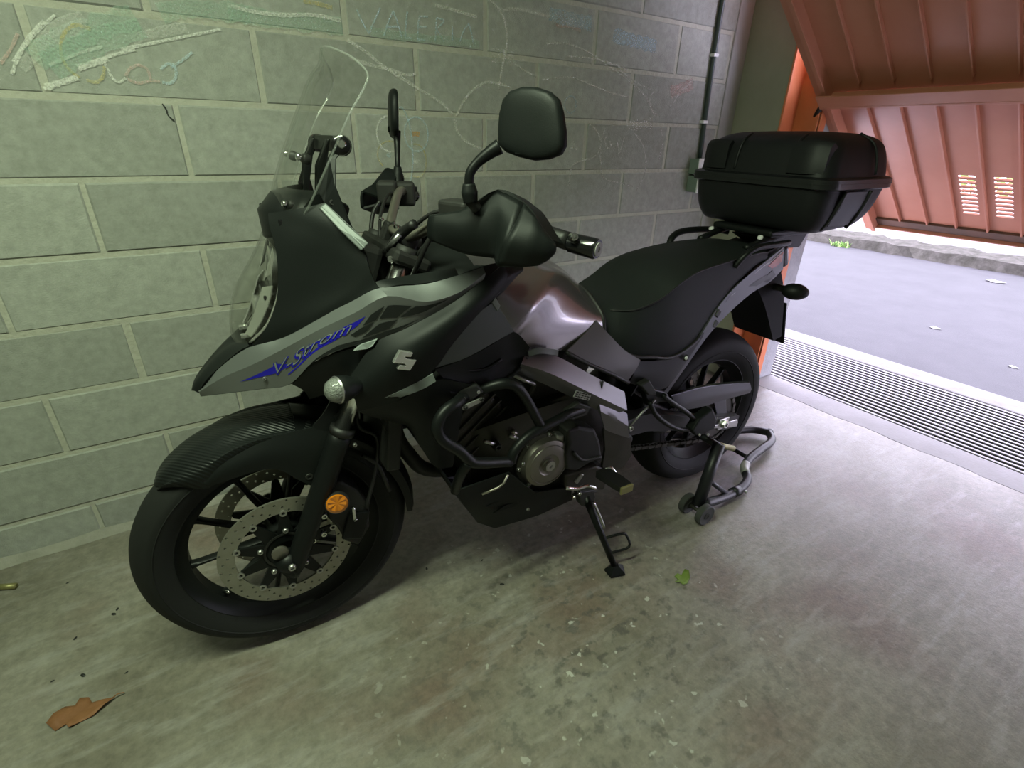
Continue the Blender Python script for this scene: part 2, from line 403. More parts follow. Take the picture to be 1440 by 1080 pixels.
# kerb and the verge behind it, uneven and mossy
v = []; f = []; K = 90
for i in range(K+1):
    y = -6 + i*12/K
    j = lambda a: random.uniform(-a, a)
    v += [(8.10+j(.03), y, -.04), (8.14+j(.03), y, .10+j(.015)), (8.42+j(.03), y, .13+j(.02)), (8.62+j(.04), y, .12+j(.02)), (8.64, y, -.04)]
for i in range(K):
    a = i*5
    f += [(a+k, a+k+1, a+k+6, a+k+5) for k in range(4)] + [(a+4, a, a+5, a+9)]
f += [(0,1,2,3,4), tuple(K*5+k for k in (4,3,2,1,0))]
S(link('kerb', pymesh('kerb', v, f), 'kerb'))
S(box('pavement', (9.6, 0, .02), (1.92, 12, .16), 'apron', bevel=.01))
S(box('garden_wall', (10.35, 0, .31), (.2, 12, .62), 'pale_wall', bevel=.01))

# block wall
LB = .506; H0 = .135; HC = .2
JX = {(8,.5): (0.2541,0,1.5522), (8,1.5): (0.7733,0,1.5839), (8,2.5): (1.2734,0,1.6209), (8,3.5): (1.7826,0,1.6373), (8,4.5): (2.2762,0,1.6376), (9,4): (2.0272,-0,1.7675),
 (7,0): (-0.009,0,1.4347), (7,1): (0.5027,0,1.4322), (7,2): (1.0035,0,1.4252), (7,3): (1.5053,0,1.4347), (7,4): (2.0141,-0,1.4364),
 (6,.5): (0.2655,0,1.2273), (6,1.5): (0.766,-0,1.2332), (6,2.5): (1.269,0,1.2318), (6,3.5): (1.7739,0,1.2368), (6,4.5): (2.2861,0,1.2389),
 (5,0): (-0.0001,0,1.0317), (5,2): (1.0047,0,1.0485), (5,3): (1.5062,0,1.0525), (5,4): (2.0175,0,1.0294),
 (4,-.5): (-0.2599,0,0.7925), (4,.5): (0.2478,0,0.8244), (4,3.5): (1.7697,-0,0.8779), (4,4.5): (2.2816,0,0.8244), (3,0): (-0.0039,0,0.6365), (2,-.5): (-0.2531,0,0.4354), (2,.5): (0.2514,0,0.3788),
 (1,0): (0.006,0,0.2795), (0,-.5): (-0.2479,0,0.0767)}
wl = S(box('wall_back', (.075, .0975, CEIL/2-.03), (5.35, .205, CEIL+.06), 'mortar', bevel=0))
wl.data.transform(Matrix.Identity(4))
def block(x0, x1, z0, z1, y):
    c = .006; d = .012
    v = [(x0, d, z0), (x1, d, z0), (x1, d, z1), (x0, d, z1), (x0, y+c, z0), (x1, y+c, z0), (x1, y+c, z1), (x0, y+c, z1),
         (x0+c, y, z0+c), (x1-c, y, z0+c), (x1-c, y, z1-c), (x0+c, y, z1-c)]
    f = [(0,1,2,3), (8,9,10,11)] + [(i, (i+1) % 4, (i+1) % 4+4, i+4) for i in range(4)] + [(i+4, (i+1) % 4+4, (i+1) % 4+8, i+8) for i in range(4)]
    o = link('block', pymesh('block', v, f), 'block', wl)
    return o
G = .0052
for k in range(0, 12):
    z0 = 0.0 if k == 0 else H0 + HC*(k-1); z1 = min(H0 + HC*k, CEIL)
    off = 0 if k % 2 else .5
    js = []
    for i in range(-6, 7):
        idx = i + off
        x = JX[(k, idx)][0] if (k, idx) in JX else idx*LB + random.uniform(-.008, .008)
        js.append(x)
    js = [x for x in js if -2.55 < x < 2.58]
    js = [-2.59] + js + [2.655 + random.uniform(-.02, .02)]
    for a, b in zip(js[:-1], js[1:]):
        if b-a < .06: continue
        zz0 = z0 + (G if k else .002)
        block(a+G+random.uniform(-.002,.002), b-G+random.uniform(-.002,.002), zz0, z1-G, -.0085 + random.uniform(-.0015, .0015))
# smeared mortar strip where the blocks meet the pillar, and the fillet at the floor
S(box('trim_3', (2.705, .0, CEIL/2), (.11, .026, CEIL-.01), 'plaster', bevel=.006))
v = []; f = []
for i in range(61):
    x = -2.59 + i*5.2/60; a = .022 + random.uniform(-.006, .006); b = .028 + random.uniform(-.009, .009)
    v += [(x, .0, .0005), (x, -a-.008, .0005), (x, -.0095, b), (x, .0, b)]
for i in range(60):
    q = i*4; f += [(q+1, q+5, q+6, q+2), (q+2, q+6, q+7, q+3), (q, q+4, q+5, q+1), (q+3, q+7, q+4, q)]
f += [(0,1,2,3), (243,242,241,240)]
S(link('trim_4', pymesh('trim_4', v, f), 'fillet'))
# other walls, ceiling, lintel
S(box('wall_left', (X_END-.1, -1.5, CEIL/2), (.2, 3.4, CEIL), 'pillar', bevel=0))
S(box('wall_front', (.2, Y_OPP-.1, CEIL/2), (5.7, .2, CEIL), 'plaster', bevel=0))
S(box('ceiling', (.2, -1.5, CEIL+.1), (5.8, 3.4, .2), 'ceiling', bevel=0))
S(box('lintel', (2.905, -1.5, CEIL-.06), (.29, 2.16, .12), 'pillar', bevel=.005))
# pillars on both sides of the opening
def pillar(name, y0, y1):
    o = S(box(name, (2.905, (y0+y1)/2, CEIL/2), (.29, abs(y1-y0), CEIL), 'pillar', bevel=.006))
    return o
pillar('wall_pillar', .0, -.27)
pillar('wall_pillar', -2.72, -3.0)
S(box('trim_5', (2.985, -.33, CEIL/2), (.13, .14, CEIL), 'stone', bevel=.006))
S(box('trim_6', (2.985, -2.66, CEIL/2), (.13, .12, CEIL), 'stone', bevel=.006))
S(box('wall_facade', (2.985, 1.9, 1.6), (.13, 3.6, 3.2), 'stone', bevel=.006))
S(box('wall_facade', (2.985, -4.9, 1.6), (.13, 3.9, 3.2), 'stone', bevel=.006))
S(box('wall_facade', (2.985, -1.48, 2.78), (.13, 3.0, .9), 'stone', bevel=.006))
# steel door frame: an angle profile on the pillar
jm = empty('door_frame', (2.88, -.33, 0)); S(jm)
tag(jm, 'orange steel frame fixed to the concrete pillar beside the opening')
def jpart(c, size, m='jamb'):
    return box('frame_strip', (c[0]-2.88, c[1]+.33, c[2]), size, m, jm, bevel=.003)
jpart((2.868, -.335, 1.06), (.012, .125, 2.12))
jpart((2.895, -.4035, 1.06), (.05, .008, 2.12))
jpart((2.812, -.276, 1.06), (.112, .012, 2.12))

# drain grating across the entrance
gr = empty('drain_grate', (3.40, -1.6, 0))
tag(gr, 'long steel drain grating with parallel bars across the garage entrance', 'grating')

def gbox(name, c, size, m, bevel=.0015):
    return box(name, (c[0]-3.40, c[1]+1.6, c[2]), size, m, gr, bevel=bevel)
gbox('channel', (3.40, -1.5, -.40), (.70, 3.0, .02), 'pit', 0)
gbox('channel_side', (3.056, -1.5, -.20), (.006, 3.0, .39), 'pit', 0)
gbox('channel_side', (3.755, -1.5, -.20), (.006, 3.0, .39), 'pit', 0)
NB = 17
for i in range(NB):
    x = 3.075 + i*(3.735-3.075)/(NB-1)
    gbox('bar', (x, -1.5, -.004), (.0175, 3.0, .005), 'grate')
for y in (-.45, -1.2, -1.95, -2.7):
    gbox('cross_bar', (3.405, y, -.060), (.68, .012, .02), 'pit')

# ------------------------------------------------------------------ the tilted overhead door
DA = Vector((3.68, 0, .82)); DU = Vector((-.80954, 0, .58707)); DY = Vector((0, 1, 0)); DN = DU.cross(DY)   # DN: inner face normal up to sign
if DN.x > 0: DN = -DN
DH = 2.10; DY0, DY1 = -.40, -2.70
dr = empty('garage_door', tuple(DA + Vector((0, -1.55, 0))))
tag(dr, 'red oxide sheet metal overhead door tilted open above the entrance', 'garage door')
DROT = Matrix((DU, DY, DN)).transposed()
def dpt(s, y, n): return DA + DU*s + Vector((0, y, 0)) + DN*n - Vector(dr.location)
def dbox(name, s0, s1, y0, y1, n0, n1, m, bevel=.002):
    v = [dpt(s, y, n) for s in (s0, s1) for y in (y0, y1) for n in (n0, n1)]
    return link(name, pymesh(name, v, [(0,1,3,2),(4,6,7,5),(0,4,5,1),(2,3,7,6),(0,2,6,4),(1,5,7,3)]), m, dr, bevel=bevel)
dbox('side_stile', 0, DH, DY0, DY0-.05, -.05, .0, 'door')
dbox('side_stile', 0, DH, DY0-.035, DY0-.055, .0, .012, 'door_rib')
dbox('side_stile', 0, DH, DY1, DY1+.05, -.05, .0, 'door')
dbox('bottom_rail', 0, .008, DY0, DY1, -.06, -.012, 'door')
dbox('bottom_rail_flange', .008, .070, DY0-.05, DY1+.05, -.047, -.030, 'door_dirty')
dbox('top_rail', DH-.05, DH, DY0, DY1, -.05, .02, 'door')
dbox('cross_beam', 1.048, 1.062, DY0-.02, DY1+.02, -.04, .030, 'door_rib')
dbox('cross_beam_top', 1.062, 1.125, DY0-.02, DY1+.02, .022, .030, 'door')
dbox('cross_beam_web', 1.062, 1.072, DY0-.02, DY1+.02, -.04, .024, 'door')
ribs = [-.578 - .1322*i for i in range(-1, 17)]
ribs[0] = -.45
for i, y in enumerate(ribs):
    if i == 0: continue
    dbox('rib', .072, 1.048, y+.0038, y-.0038, -.045, -.026, 'door_rib', .002)
    dbox('rib', 1.126, DH-.05, y+.0038, y-.0038, -.045, -.026, 'door_rib', .002)
def sheet(s0, s1, ya, yb, slots=None):
    n0, n1 = -.048, -.044
    if not slots:
        return dbox('sheet_panel', s0, s1, ya, yb, n0, n1, 'door', 0)
    yc, wd, ss, hh = slots
    parts = []
    def bb(a, b, y0, y1, k0=n0, k1=n1):
        v = [dpt(s, y, n) for s in (a, b) for y in (y0, y1) for n in (k0, k1)]
        parts.append((v, [(0,1,3,2),(4,6,7,5),(0,4,5,1),(2,3,7,6),(0,2,6,4),(1,5,7,3)]))
    bb(s0, s1, ya, yc+wd/2); bb(s0, s1, yc-wd/2, yb)
    prev = s0
    for s in ss:
        bb(prev, s-hh/2, yc+wd/2, yc-wd/2); prev = s+hh/2
        # rounded slot ends
        for e in (1, -1):
            ctr = yc + e*(wd/2-hh/2)
            arc = [(s + hh/2*math.sin(t), ctr + e*hh/2*math.cos(t)) for t in (-1.57, -.8, 0, .8, 1.57)]
            for sg, cs in ((1, arc[2:]), (-1, arc[:3][::-1])):
                poly = cs + [(s + sg*hh/2, yc + e*wd/2)]
                v = [dpt(a, b, n0) for a, b in poly] + [dpt(a, b, n1) for a, b in poly]; k = len(poly)
                parts.append((v, [tuple(range(k)), tuple(range(k, 2*k))[::-1]] + [(i, (i+1) % k, (i+1) % k+k, i+k) for i in range(k)]))
        # pressed lip under each slot, on the outer face
        bb(s-hh/2-.003, s-hh/2, yc+wd/2-.006, yc-wd/2+.006, n0-.004, n0)
    bb(prev, s1, yc+wd/2, yc-wd/2)
    v, f = join(parts)
    return link('vented_sheet_panel', pymesh('vented_sheet_panel', v, f), 'door', dr)
yy = [-.45] + ribs[1:] + [DY1+.05]
for a, b in zip(yy[:-1], yy[1:]):
    if a - b < .02: continue
    c = (a+b)/2
    vent = None
    if abs(c+.907) < .03 or abs(c+1.039) < .03:
        vent = (c, .068, [.205 + i*.0325 for i in range(10)], .0185)
    sheet(.012, 1.055, a, b, vent); sheet(1.06, DH-.02, a, b)
# guide arm of the door, seen by the jamb
arm = tube('lift_arm', [dpt(1.05, DY0-.02, -.03), dpt(.98, DY0+.03, .02)], .012, 'dark', dr, seg=8, smooth=False)

# ------------------------------------------------------------------ hedge outside, seen through the vent slots
parts = []
for i in range(5200):
    c = Vector((11.05 + random.uniform(-.45, .45), random.uniform(-5.5, 5.5), .60 + .0 + random.random()**.8*2.2))
    a = Vector((random.gauss(0,1), random.gauss(0,1), random.gauss(0,1))).normalized(); b = a.orthogonal().normalized(); r = random.uniform(.06, .12)
    parts.append(([c-a*r, c+b*r*.45, c+a*r, c-b*r*.45], [(0,1,2,3)]))
v, f = join(parts)
hd = link('hedge', pymesh('hedge', v, f), 'leaf'); tag(hd, 'leafy green hedge growing above the pale garden wall outside', 'hedge')

# ------------------------------------------------------------------ ceiling lamp of the garage
lp = empty('ceiling_lamp', (-.15, -1.30, CEIL)); tag(lp, 'long fluorescent batten lamp on the garage ceiling', 'lamp')
box('lamp_housing', (0, 0, -.02), (1.25, .07, .04), 'white', lp, bevel=.006)
me_ = bpy.data.materials.new('fluorescent_tube'); me_.use_nodes = True
eb = me_.node_tree.nodes['Principled BSDF']; eb.inputs['Emission Color'].default_value = (*LAMP_COLOR, 1); eb.inputs['Emission Strength'].default_value = 6
M['lamp_tube'] = me_
tube('lamp_tube_offscreen', [(-.58, 0, -.058), (.58, 0, -.058)], .013, 'lamp_tube', lp, seg=12, smooth=False)
for x in (-.6, .6): box('lamp_holder', (x, 0, -.055), (.025, .03, .04), 'white', lp, bevel=.003)
ld = bpy.data.lights.new('ceiling_lamp_light_offscreen', 'AREA'); ld.shape = 'RECTANGLE'; ld.size = 1.2; ld.size_y = .09; ld.energy = LAMP_POWER; ld.color = LAMP_COLOR
lo = bpy.data.objects.new('ceiling_lamp_light_offscreen', ld); COL.objects.link(lo); lo.parent = lp; lo.location = (0, 0, -.085)

# ------------------------------------------------------------------ conduit and switch boxes on the wall
cd = empty('cable_conduit', (2.515, -.02, 1.2)); tag(cd, 'dark cable conduit with pale clips running up the block wall', 'conduit')
tube('pipe', [(.018, 0, -.02), (-.003, 0, .42), (-.012, 0, 1.11)], .0115, 'conduit', cd, seg=10, n=4)
for z in (.155, .435, .80): box('clip', (.004-.02*z*.6, .002, z), (.034, .03, .014), 'white', cd, bevel=.003)
sb = empty('switch_box', (2.512, -.009, 1.115)); tag(sb, 'pair of grey green surface boxes with a white switch at the end of the conduit', 'switch')
box('junction_box', (.002, -.03, .038), (.085, .058, .074), 'box_green', sb, bevel=.006)
box('box_lid', (.002, -.0605, .038), (.087, .006, .077), 'white', sb, bevel=.003)
box('switch_body', (.004, -.034, -.045), (.085, .066, .078), 'box_green', sb, bevel=.006)
for z in (-.012, -.078): box('switch_frame', (.004, -.070, z), (.088, .009, .017), 'white', sb, bevel=.003)
for x in (-.032, .040): box('switch_frame', (x, -.070, -.045), (.017, .009, .05), 'white', sb, bevel=.003)
box('rocker', (.004, -.068, -.045), (.05, .008, .048), 'dark', sb, bevel=.002)

# ------------------------------------------------------------------ chalk drawings on the wall
def ribbon(pts, wd, n=6):
    q = cr(pts, n); v = []; f = []
    for i, p in enumerate(q):
        a = q[max(i-1, 0)]; b = q[min(i+1, len(q)-1)]; t = (b-a); t.y = 0; t.normalize(); sd = Vector((-t.z, 0, t.x))
        ww = wd*random.uniform(.75, 1.2)*.5
        v += [p+sd*ww, p-sd*ww]
    f = [(2*i, 2*i+1, 2*i+3, 2*i+2) for i in range(len(q)-1)]
    return v, f
CY = -.0112
def chalk(name, m, wd, *strokes):
    ps = []
    for st in strokes:
        ps.append(ribbon([Vector((p[0], CY + random.uniform(-.0003, .0003), p[2])) for p in st], wd))
    v, f = join(ps)
    o = link(name, pymesh(name, v, f), m, wl); return o
def circ(c, r, r2=None, a0=0, a1=6.28, n=14):
    return [(c[0]+r*math.cos(a0+(a1-a0)*i/n), 0, c[2]+(r2 or r)*math.sin(a0+(a1-a0)*i/n)) for i in range(n+1)]
chalk('chalk_rainbow', 'chalk_white', .007, [(-0.0634,-0,1.3784),(-0.0372,-0,1.4205),(0.0028,0,1.4651),(0.0569,-0,1.5113)], [(-0.0527,0,1.4045),(-0.0104,0,1.4566),(0.031,-0,1.497)], [(-0.0122,0,1.351),(0.0244,0,1.3658),(0.0646,0,1.381)], [(0.0734,0,1.402),(0.1038,0,1.4169),(0.154,0,1.4367),(0.2046,0,1.4537)], [(0.0144,-0,1.4037),(0.0793,0,1.4334),(0.136,0,1.4538)], [(0.1729,0,1.4509),(0.2573,0,1.4745),(0.3457,-0,1.4992),(0.4196,0,1.5199)])
chalk('chalk_rainbow', 'chalk_white', .014, [(-0.0056,0,1.3546),(0.0292,0,1.3677),(0.0646,0,1.381)], [(0.0705,0,1.4018),(0.103,0,1.4137),(0.1395,-0,1.4276)])
chalk('chalk_rainbow', 'chalk_green', .055, [(-0.0104,0,1.4123),(0.0573,0,1.4557),(0.1403,0,1.497),(0.2228,-0,1.5257)], [(0.0131,0,1.399),(0.1151,0,1.4581),(0.2327,0,1.5036)])
chalk('chalk_rainbow', 'chalk_soft', .026, [(0.2028,0,1.4772),(0.271,0,1.4981),(0.336,0,1.516)], [(-0.0007,-0,1.4355),(0.0519,0,1.4847),(0.1135,0,1.5149)], [(-0.0429,0,1.3933),(0.0289,0,1.453),(0.1122,0,1.4999)])
chalk('chalk_scrawl', 'chalk_yellow', .0075, [(0.1207,0,1.4889),(0.0938,-0,1.495),(0.0664,0,1.4774),(0.0489,-0,1.4459),(0.0452,0,1.4183),(0.052,0,1.3973),(0.0671,0,1.3796)], [(0.0807,0,1.3757),(0.1005,0,1.3722),(0.1179,0,1.3862),(0.1271,0,1.4092)])
chalk('chalk_scrawl', 'chalk_white', .006, [(0.129,0,1.422),(0.133,0,1.4033),(0.1394,0,1.3812),(0.1502,0,1.3753),(0.167,0,1.3863)])
chalk('chalk_scrawl', 'chalk_pink', .007, [(0.1679,-0,1.3896),(0.1801,-0,1.4067),(0.2019,0,1.4181),(0.2205,0,1.4097),(0.223,0,1.3866)], [(0.171,0,1.3832),(0.193,0,1.3764),(0.2221,0,1.3832),(0.2434,0,1.3829)], [(-0.0776,0,1.3996),(-0.0497,0,1.4311),(-0.0262,0,1.4651)])
chalk('chalk_scrawl', 'chalk_blue', .007, [(0.248,0,1.3815),(0.268,0,1.3811),(0.2836,0,1.3974),(0.2871,0,1.4196),(0.2721,-0,1.4268),(0.252,0,1.412)], [(0.2769,0,1.4189),(0.3061,0,1.4362),(0.3367,0,1.4588)])
chalk('chalk_shading', 'chalk_green', .045, [(0.2811,0,1.54),(0.3421,0,1.558),(0.4106,0,1.5613),(0.5003,0,1.5619)], [(0.4466,0,1.5656),(0.5561,-0,1.558),(0.6763,0,1.5607),(0.7619,-0,1.5627)])
chalk('chalk_shading', 'chalk_white', .010, [(0.4493,0,1.5788),(0.5113,0,1.5715),(0.5875,0,1.5718),(0.6795,0,1.5823),(0.7594,0,1.577)])
chalk('chalk_shading', 'chalk_yellow', .012, [(0.6536,0,1.6139),(0.6941,0,1.612),(0.7374,0,1.6067)])
chalk('chalk_lettering', 'chalk_green', .026, [(0.8517,0,1.559),(0.9593,0,1.5563),(1.0747,0,1.5596),(1.1839,0,1.5617),(1.2468,0,1.5591)])
chalk('chalk_lettering', 'chalk_blue', .006, [(0.812,0,1.6119),(0.8265,0,1.5806),(0.8441,0,1.5525)], [(0.8441,0,1.5525),(0.8636,0,1.5847),(0.8885,0,1.6247)],
  [(0.8931,-0,1.5498),(0.9139,0,1.5939),(0.9307,0,1.6222)], [(0.9307,0,1.6222),(0.9427,0,1.5933),(0.9543,0,1.5558)], [(0.9028,0,1.5776),(0.9491,0,1.5825)],
  [(0.9794,0,1.626),(0.9717,0,1.5887),(0.9665,0,1.5531)], [(0.9665,0,1.5531),(0.9917,0,1.5555)], [(1.0214,0,1.6213),(1.014,0,1.5854),(1.0094,-0,1.5533)], [(1.0212,0,1.6174),(1.0519,0,1.6208)], [(1.0168,0,1.5896),(1.045,0,1.5906)], [(1.0094,-0,1.5533),(1.0403,0,1.5542)],
  [(1.083,0,1.6204),(1.0788,0,1.5882),(1.0745,0,1.5555)], [(1.083,0,1.6204),(1.1091,0,1.6154),(1.0814,0,1.5884)], [(1.0814,0,1.5884),(1.1067,0,1.5585)], [(1.141,0,1.6068),(1.1394,0,1.5617)], [(1.167,0,1.5601),(1.1847,0,1.595),(1.2048,0,1.6177)], [(1.2048,0,1.6177),(1.2155,0,1.5899),(1.2237,0,1.5612)])
chalk('chalk_scrawl', 'chalk_faint', .010, [(0.7732,0,1.5287),(0.8338,0,1.4999),(0.8783,0,1.4701),(0.9377,0,1.4419),(1,0,1.4122),(1.0793,0,1.3772),(1.1344,0,1.3366)], [(0.7742,0,1.4814),(0.8421,0,1.4673),(0.9018,0,1.4598),(0.9636,0,1.4478),(0.9976,0,1.4543)],
  [(1.1488,0,1.3325),(1.1734,0,1.3727),(1.2155,0,1.4159),(1.2698,0,1.4441),(1.3314,0,1.4456),(1.3791,0,1.4345)], [(1.1426,0,1.3207),(1.1474,0,1.288),(1.1764,0,1.2551),(1.2249,0,1.2313),(1.269,0,1.2217)],
  [(1.288,0,1.6966),(1.335,0,1.6654),(1.3598,0,1.6216),(1.3636,0,1.5786),(1.3491,0,1.522),(1.3344,0,1.4596),(1.3284,0,1.4269)], [(1.0795,0,1.6552),(1.1587,0,1.6489),(1.2362,0,1.6396)], [(1.3439,0,1.6706),(1.389,0,1.6821),(1.467,0,1.6807),(1.5654,0,1.6766)])
chalk('chalk_smudge', 'chalk_soft', .045, [(1.294,0,1.5329),(1.3459,0,1.5329),(1.3929,0,1.5278)], [(2.0106,-0,1.3267),(2.0995,-0,1.3322),(2.167,0,1.343)])
chalk('chalk_scrawl', 'chalk_faint', .007, [(1.3932,0,1.5187),(1.4423,0,1.4948),(1.4996,0,1.48)], [(1.5272,0,1.4723),(1.6681,0,1.489),(1.7835,-0,1.4687),(1.8858,0,1.4485),(2.0012,-0,1.4358)], [(1.6439,0,1.5577),(1.7724,0,1.5635),(1.8833,0,1.5524),(1.9757,-0,1.5387)], [(1.5373,0,1.5904),(1.6403,0,1.6),(1.7515,0,1.5813),(1.8517,0,1.5499)],
  [(1.8524,-0,1.5449),(1.9817,0,1.5022),(2.076,0,1.459),(2.1393,-0,1.4116),(2.1768,0,1.3639)], [(1.9264,0,1.5351),(2.0483,0,1.4903),(2.1267,0,1.4758)], [(1.7841,0,1.3257),(1.8365,-0,1.294),(1.8598,0,1.2406),(1.8318,0,1.1972),(1.7557,0,1.1799),(1.7093,0,1.1629),(1.7008,0,1.1256),(1.6932,-0,1.076)],
  [(1.8763,0,1.3061),(1.8622,-0,1.2549),(1.8772,0,1.138),(1.9124,-0,1.1011),(2.0044,0,1.0837),(2.0912,0,1.0657)], [(2.0604,-0,1.2961),(2.1252,-0,1.2434),(2.1588,0,1.1663),(2.1515,0,1.1029),(2.1137,-0,1.0457)], [(1.8961,0,1.284),(1.8824,0,1.2609),(1.9032,0,1.2323),(1.9234,0,1.2413),(1.912,-0,1.2614)],
  [(1.9594,0,1.2621),(1.9771,0,1.2033)], [(1.9771,0,1.2033),(2.0005,0,1.2802)], [(1.6853,0,1.211),(1.7044,0,1.2582)], [(1.7044,0,1.2582),(1.7237,-0,1.2196)], [(1.6913,0,1.2305),(1.7185,-0,1.2335)], [(2.1628,0,1.4779),(2.1338,-0,1.4398),(2.1525,0,1.3921),(2.2098,0,1.3651)], [(2.2718,-0,1.4117),(2.3308,0,1.4732),(2.4013,0,1.5297)], [(2.2227,0,1.3268),(2.2565,0,1.2604),(2.2436,0,1.1818)])
chalk('chalk_smudge', 'chalk_blue', .05, [(1.877,-0,1.6515),(1.9998,0,1.6436),(2.1304,0,1.6352)], [(1.5481,0,1.6857),(1.6509,0,1.6794),(1.7591,0,1.6775)])
chalk('chalk_smudge', 'chalk_pink', .05, [(2.2587,0,1.4692),(2.3273,0,1.4875),(2.4058,-0,1.5126)], [(1.5823,0,1.6763),(1.7055,0,1.667)])
FC = (0.9582,0,1.2698)
chalk('chalk_circles', 'chalk_white', .006, circ((0.8844,0,1.266), .042, .055, .8, 5.2))
chalk('chalk_circles', 'chalk_blue', .006, circ((0.9877,0,1.2681), .045, .055), circ((0.9331,0,1.2215), .036, .13, -1.6, 1.7), circ((1.6767,0,1.3934), .03, .03))
chalk('chalk_circles', 'chalk_yellow', .005, circ((0.8863,0,1.2005), .048, .045, 1, 4), circ((0.982,0,1.1818), .038, .055, -2, 2))
chalk('chalk_dots', 'chalk_orange', .017, [(0.9716,0,1.2701),(0.9852,0,1.2704),(0.9987,0,1.2684)])
chalk('chalk_dots', 'chalk_white', .013, [(0.9707,0,1.1795),(0.979,0,1.1795),(0.9872,0,1.1771)])
chalk('chalk_dots', 'chalk_blue', .014, [(0.8707,0,1.2005),(0.8785,0,1.2005),(0.8861,0,1.1982)])
# hairline crack in one block
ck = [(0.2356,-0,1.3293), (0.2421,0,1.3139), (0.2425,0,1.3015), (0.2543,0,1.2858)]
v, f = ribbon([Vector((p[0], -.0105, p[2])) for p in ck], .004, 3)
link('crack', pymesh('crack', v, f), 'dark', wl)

# ------------------------------------------------------------------ leaves and the scrap on the floor
def leafmesh(name, outline, m, lift=.02, mid=None):
    # outline points on the floor; curled blade with thickness
    c = Vector((sum(p[0] for p in outline)/len(outline), sum(p[1] for p in outline)/len(outline), 0))
    o3 = [Vector((p[0], p[1], 0)) - c for p in outline]
    R = max(p.length for p in o3); rings = [o3, [p*.66 for p in o3], [p*.33 for p in o3]]; v = []; n = len(o3)
    for k, r in enumerate(rings):
        for i, p in enumerate(r): v.append((p.x, p.y, .003 + lift*(p.length/R)**2*(.6+.4*math.sin(i*2.1+.5)) + .004*math.sin(i*1.7+k)*(k == 0)*.5 + .002))
    v.append((0, 0, .004)); f = []
    for k in range(2): f += [(k*n+i, k*n+(i+1) % n, (k+1)*n+(i+1) % n, (k+1)*n+i) for i in range(n)]
    f += [(2*n+i, 2*n+(i+1) % n, 3*n) for i in range(n)]
    zmin = min(p[2] for p in v); v = [(p[0], p[1], p[2]-zmin+.0008) for p in v]
    o = link(name, pymesh(name, v, f), m, None, smooth=True, solid=.0012, loc=(c.x, c.y, 0)); return o, c
dl, dc = leafmesh('dry_leaf', [(-0.3191,-0.7138,-0),(-0.3083,-0.6938,0),(-0.2912,-0.6789,0),(-0.2714,-0.6872,0),(-0.2614,-0.675,0),(-0.2442,-0.6816,0),(-0.2373,-0.7003,0),(-0.2145,-0.7084,0),(-0.1899,-0.7175,0),(-0.2078,-0.7288,0),(-0.2319,-0.7415,0),(-0.2508,-0.7413,0),(-0.2767,-0.7478,0),(-0.2834,-0.7324,0),(-0.3037,-0.7364,0)], 'dry_leaf', .022)
tag(dl, 'curled dry brown leaf lying on the concrete floor', 'leaf')
a = Vector((-0.1942,-0.7169,0)) - dc; b = Vector((-0.1713,-0.7145,0)) - dc
tube('stalk', [(a.x, a.y, .008), ((a.x+b.x)/2, (a.y+b.y)/2, .012), (b.x, b.y, .006)], .0014, 'dry_leaf', dl, seg=6)
gl, gc = leafmesh('green_leaf', [(1.297,-1.1803,0),(1.3143,-1.177,0),(1.3239,-1.1864,0),(1.3462,-1.179,0),(1.351,-1.1925,0),(1.3358,-1.2109,0),(1.3093,-1.2217,0),(1.2931,-1.2184,0),(1.2944,-1.2059,0),(1.2743,-1.2002,0),(1.2996,-1.1956,0)], 'green_leaf', .012)
tag(gl, 'small torn green leaf lying on the floor near the side stand', 'leaf')
cr_ = empty('metal_scrap', (-0.4871,-0.131,0)); tag(cr_, 'small dark scrap with a pale end lying at the foot of the block wall', 'scrap')
tube('scrap_body', [(-.10, .035, .012), (-.02, .0, .013)], .011, 'dark', cr_, seg=8, smooth=False)
tube('scrap_tip', [(-.02, .0, .012), (.03, -.022, .010)], .009, 'brass', cr_, seg=8, smooth=False)
crumbs = [(-0.3319,-0.207,0), (-0.2912,-0.4581,0), (-0.263,-0.6009,0), (-0.3263,-0.5793,0), (-0.1991,-0.4026,0), (-0.2069,-0.4179,0), (-0.1701,-0.6495,0), (0.6331,-0.7313,0), (0.8082,-0.9139,0), (0.8049,-0.7932,0)]
for i, c in enumerate(crumbs):
    r = .0028 + .001*((i*7) % 3)
    o = lathe('grit_crumb', [(0,0), (r*.9, .001), (r*1.1, r*.5), (r*.5, r)], (0,0,0), (0,0,1), 'dark', seg=7, smooth=False, loc=(c[0], c[1], 0))
    o.scale = (1.5, .8, .8); o.rotation_euler = (0, 0, i*1.1)
    tag(o, 'tiny dark crumb of grit on the floor', 'grit', 'grit crumbs on the garage floor')

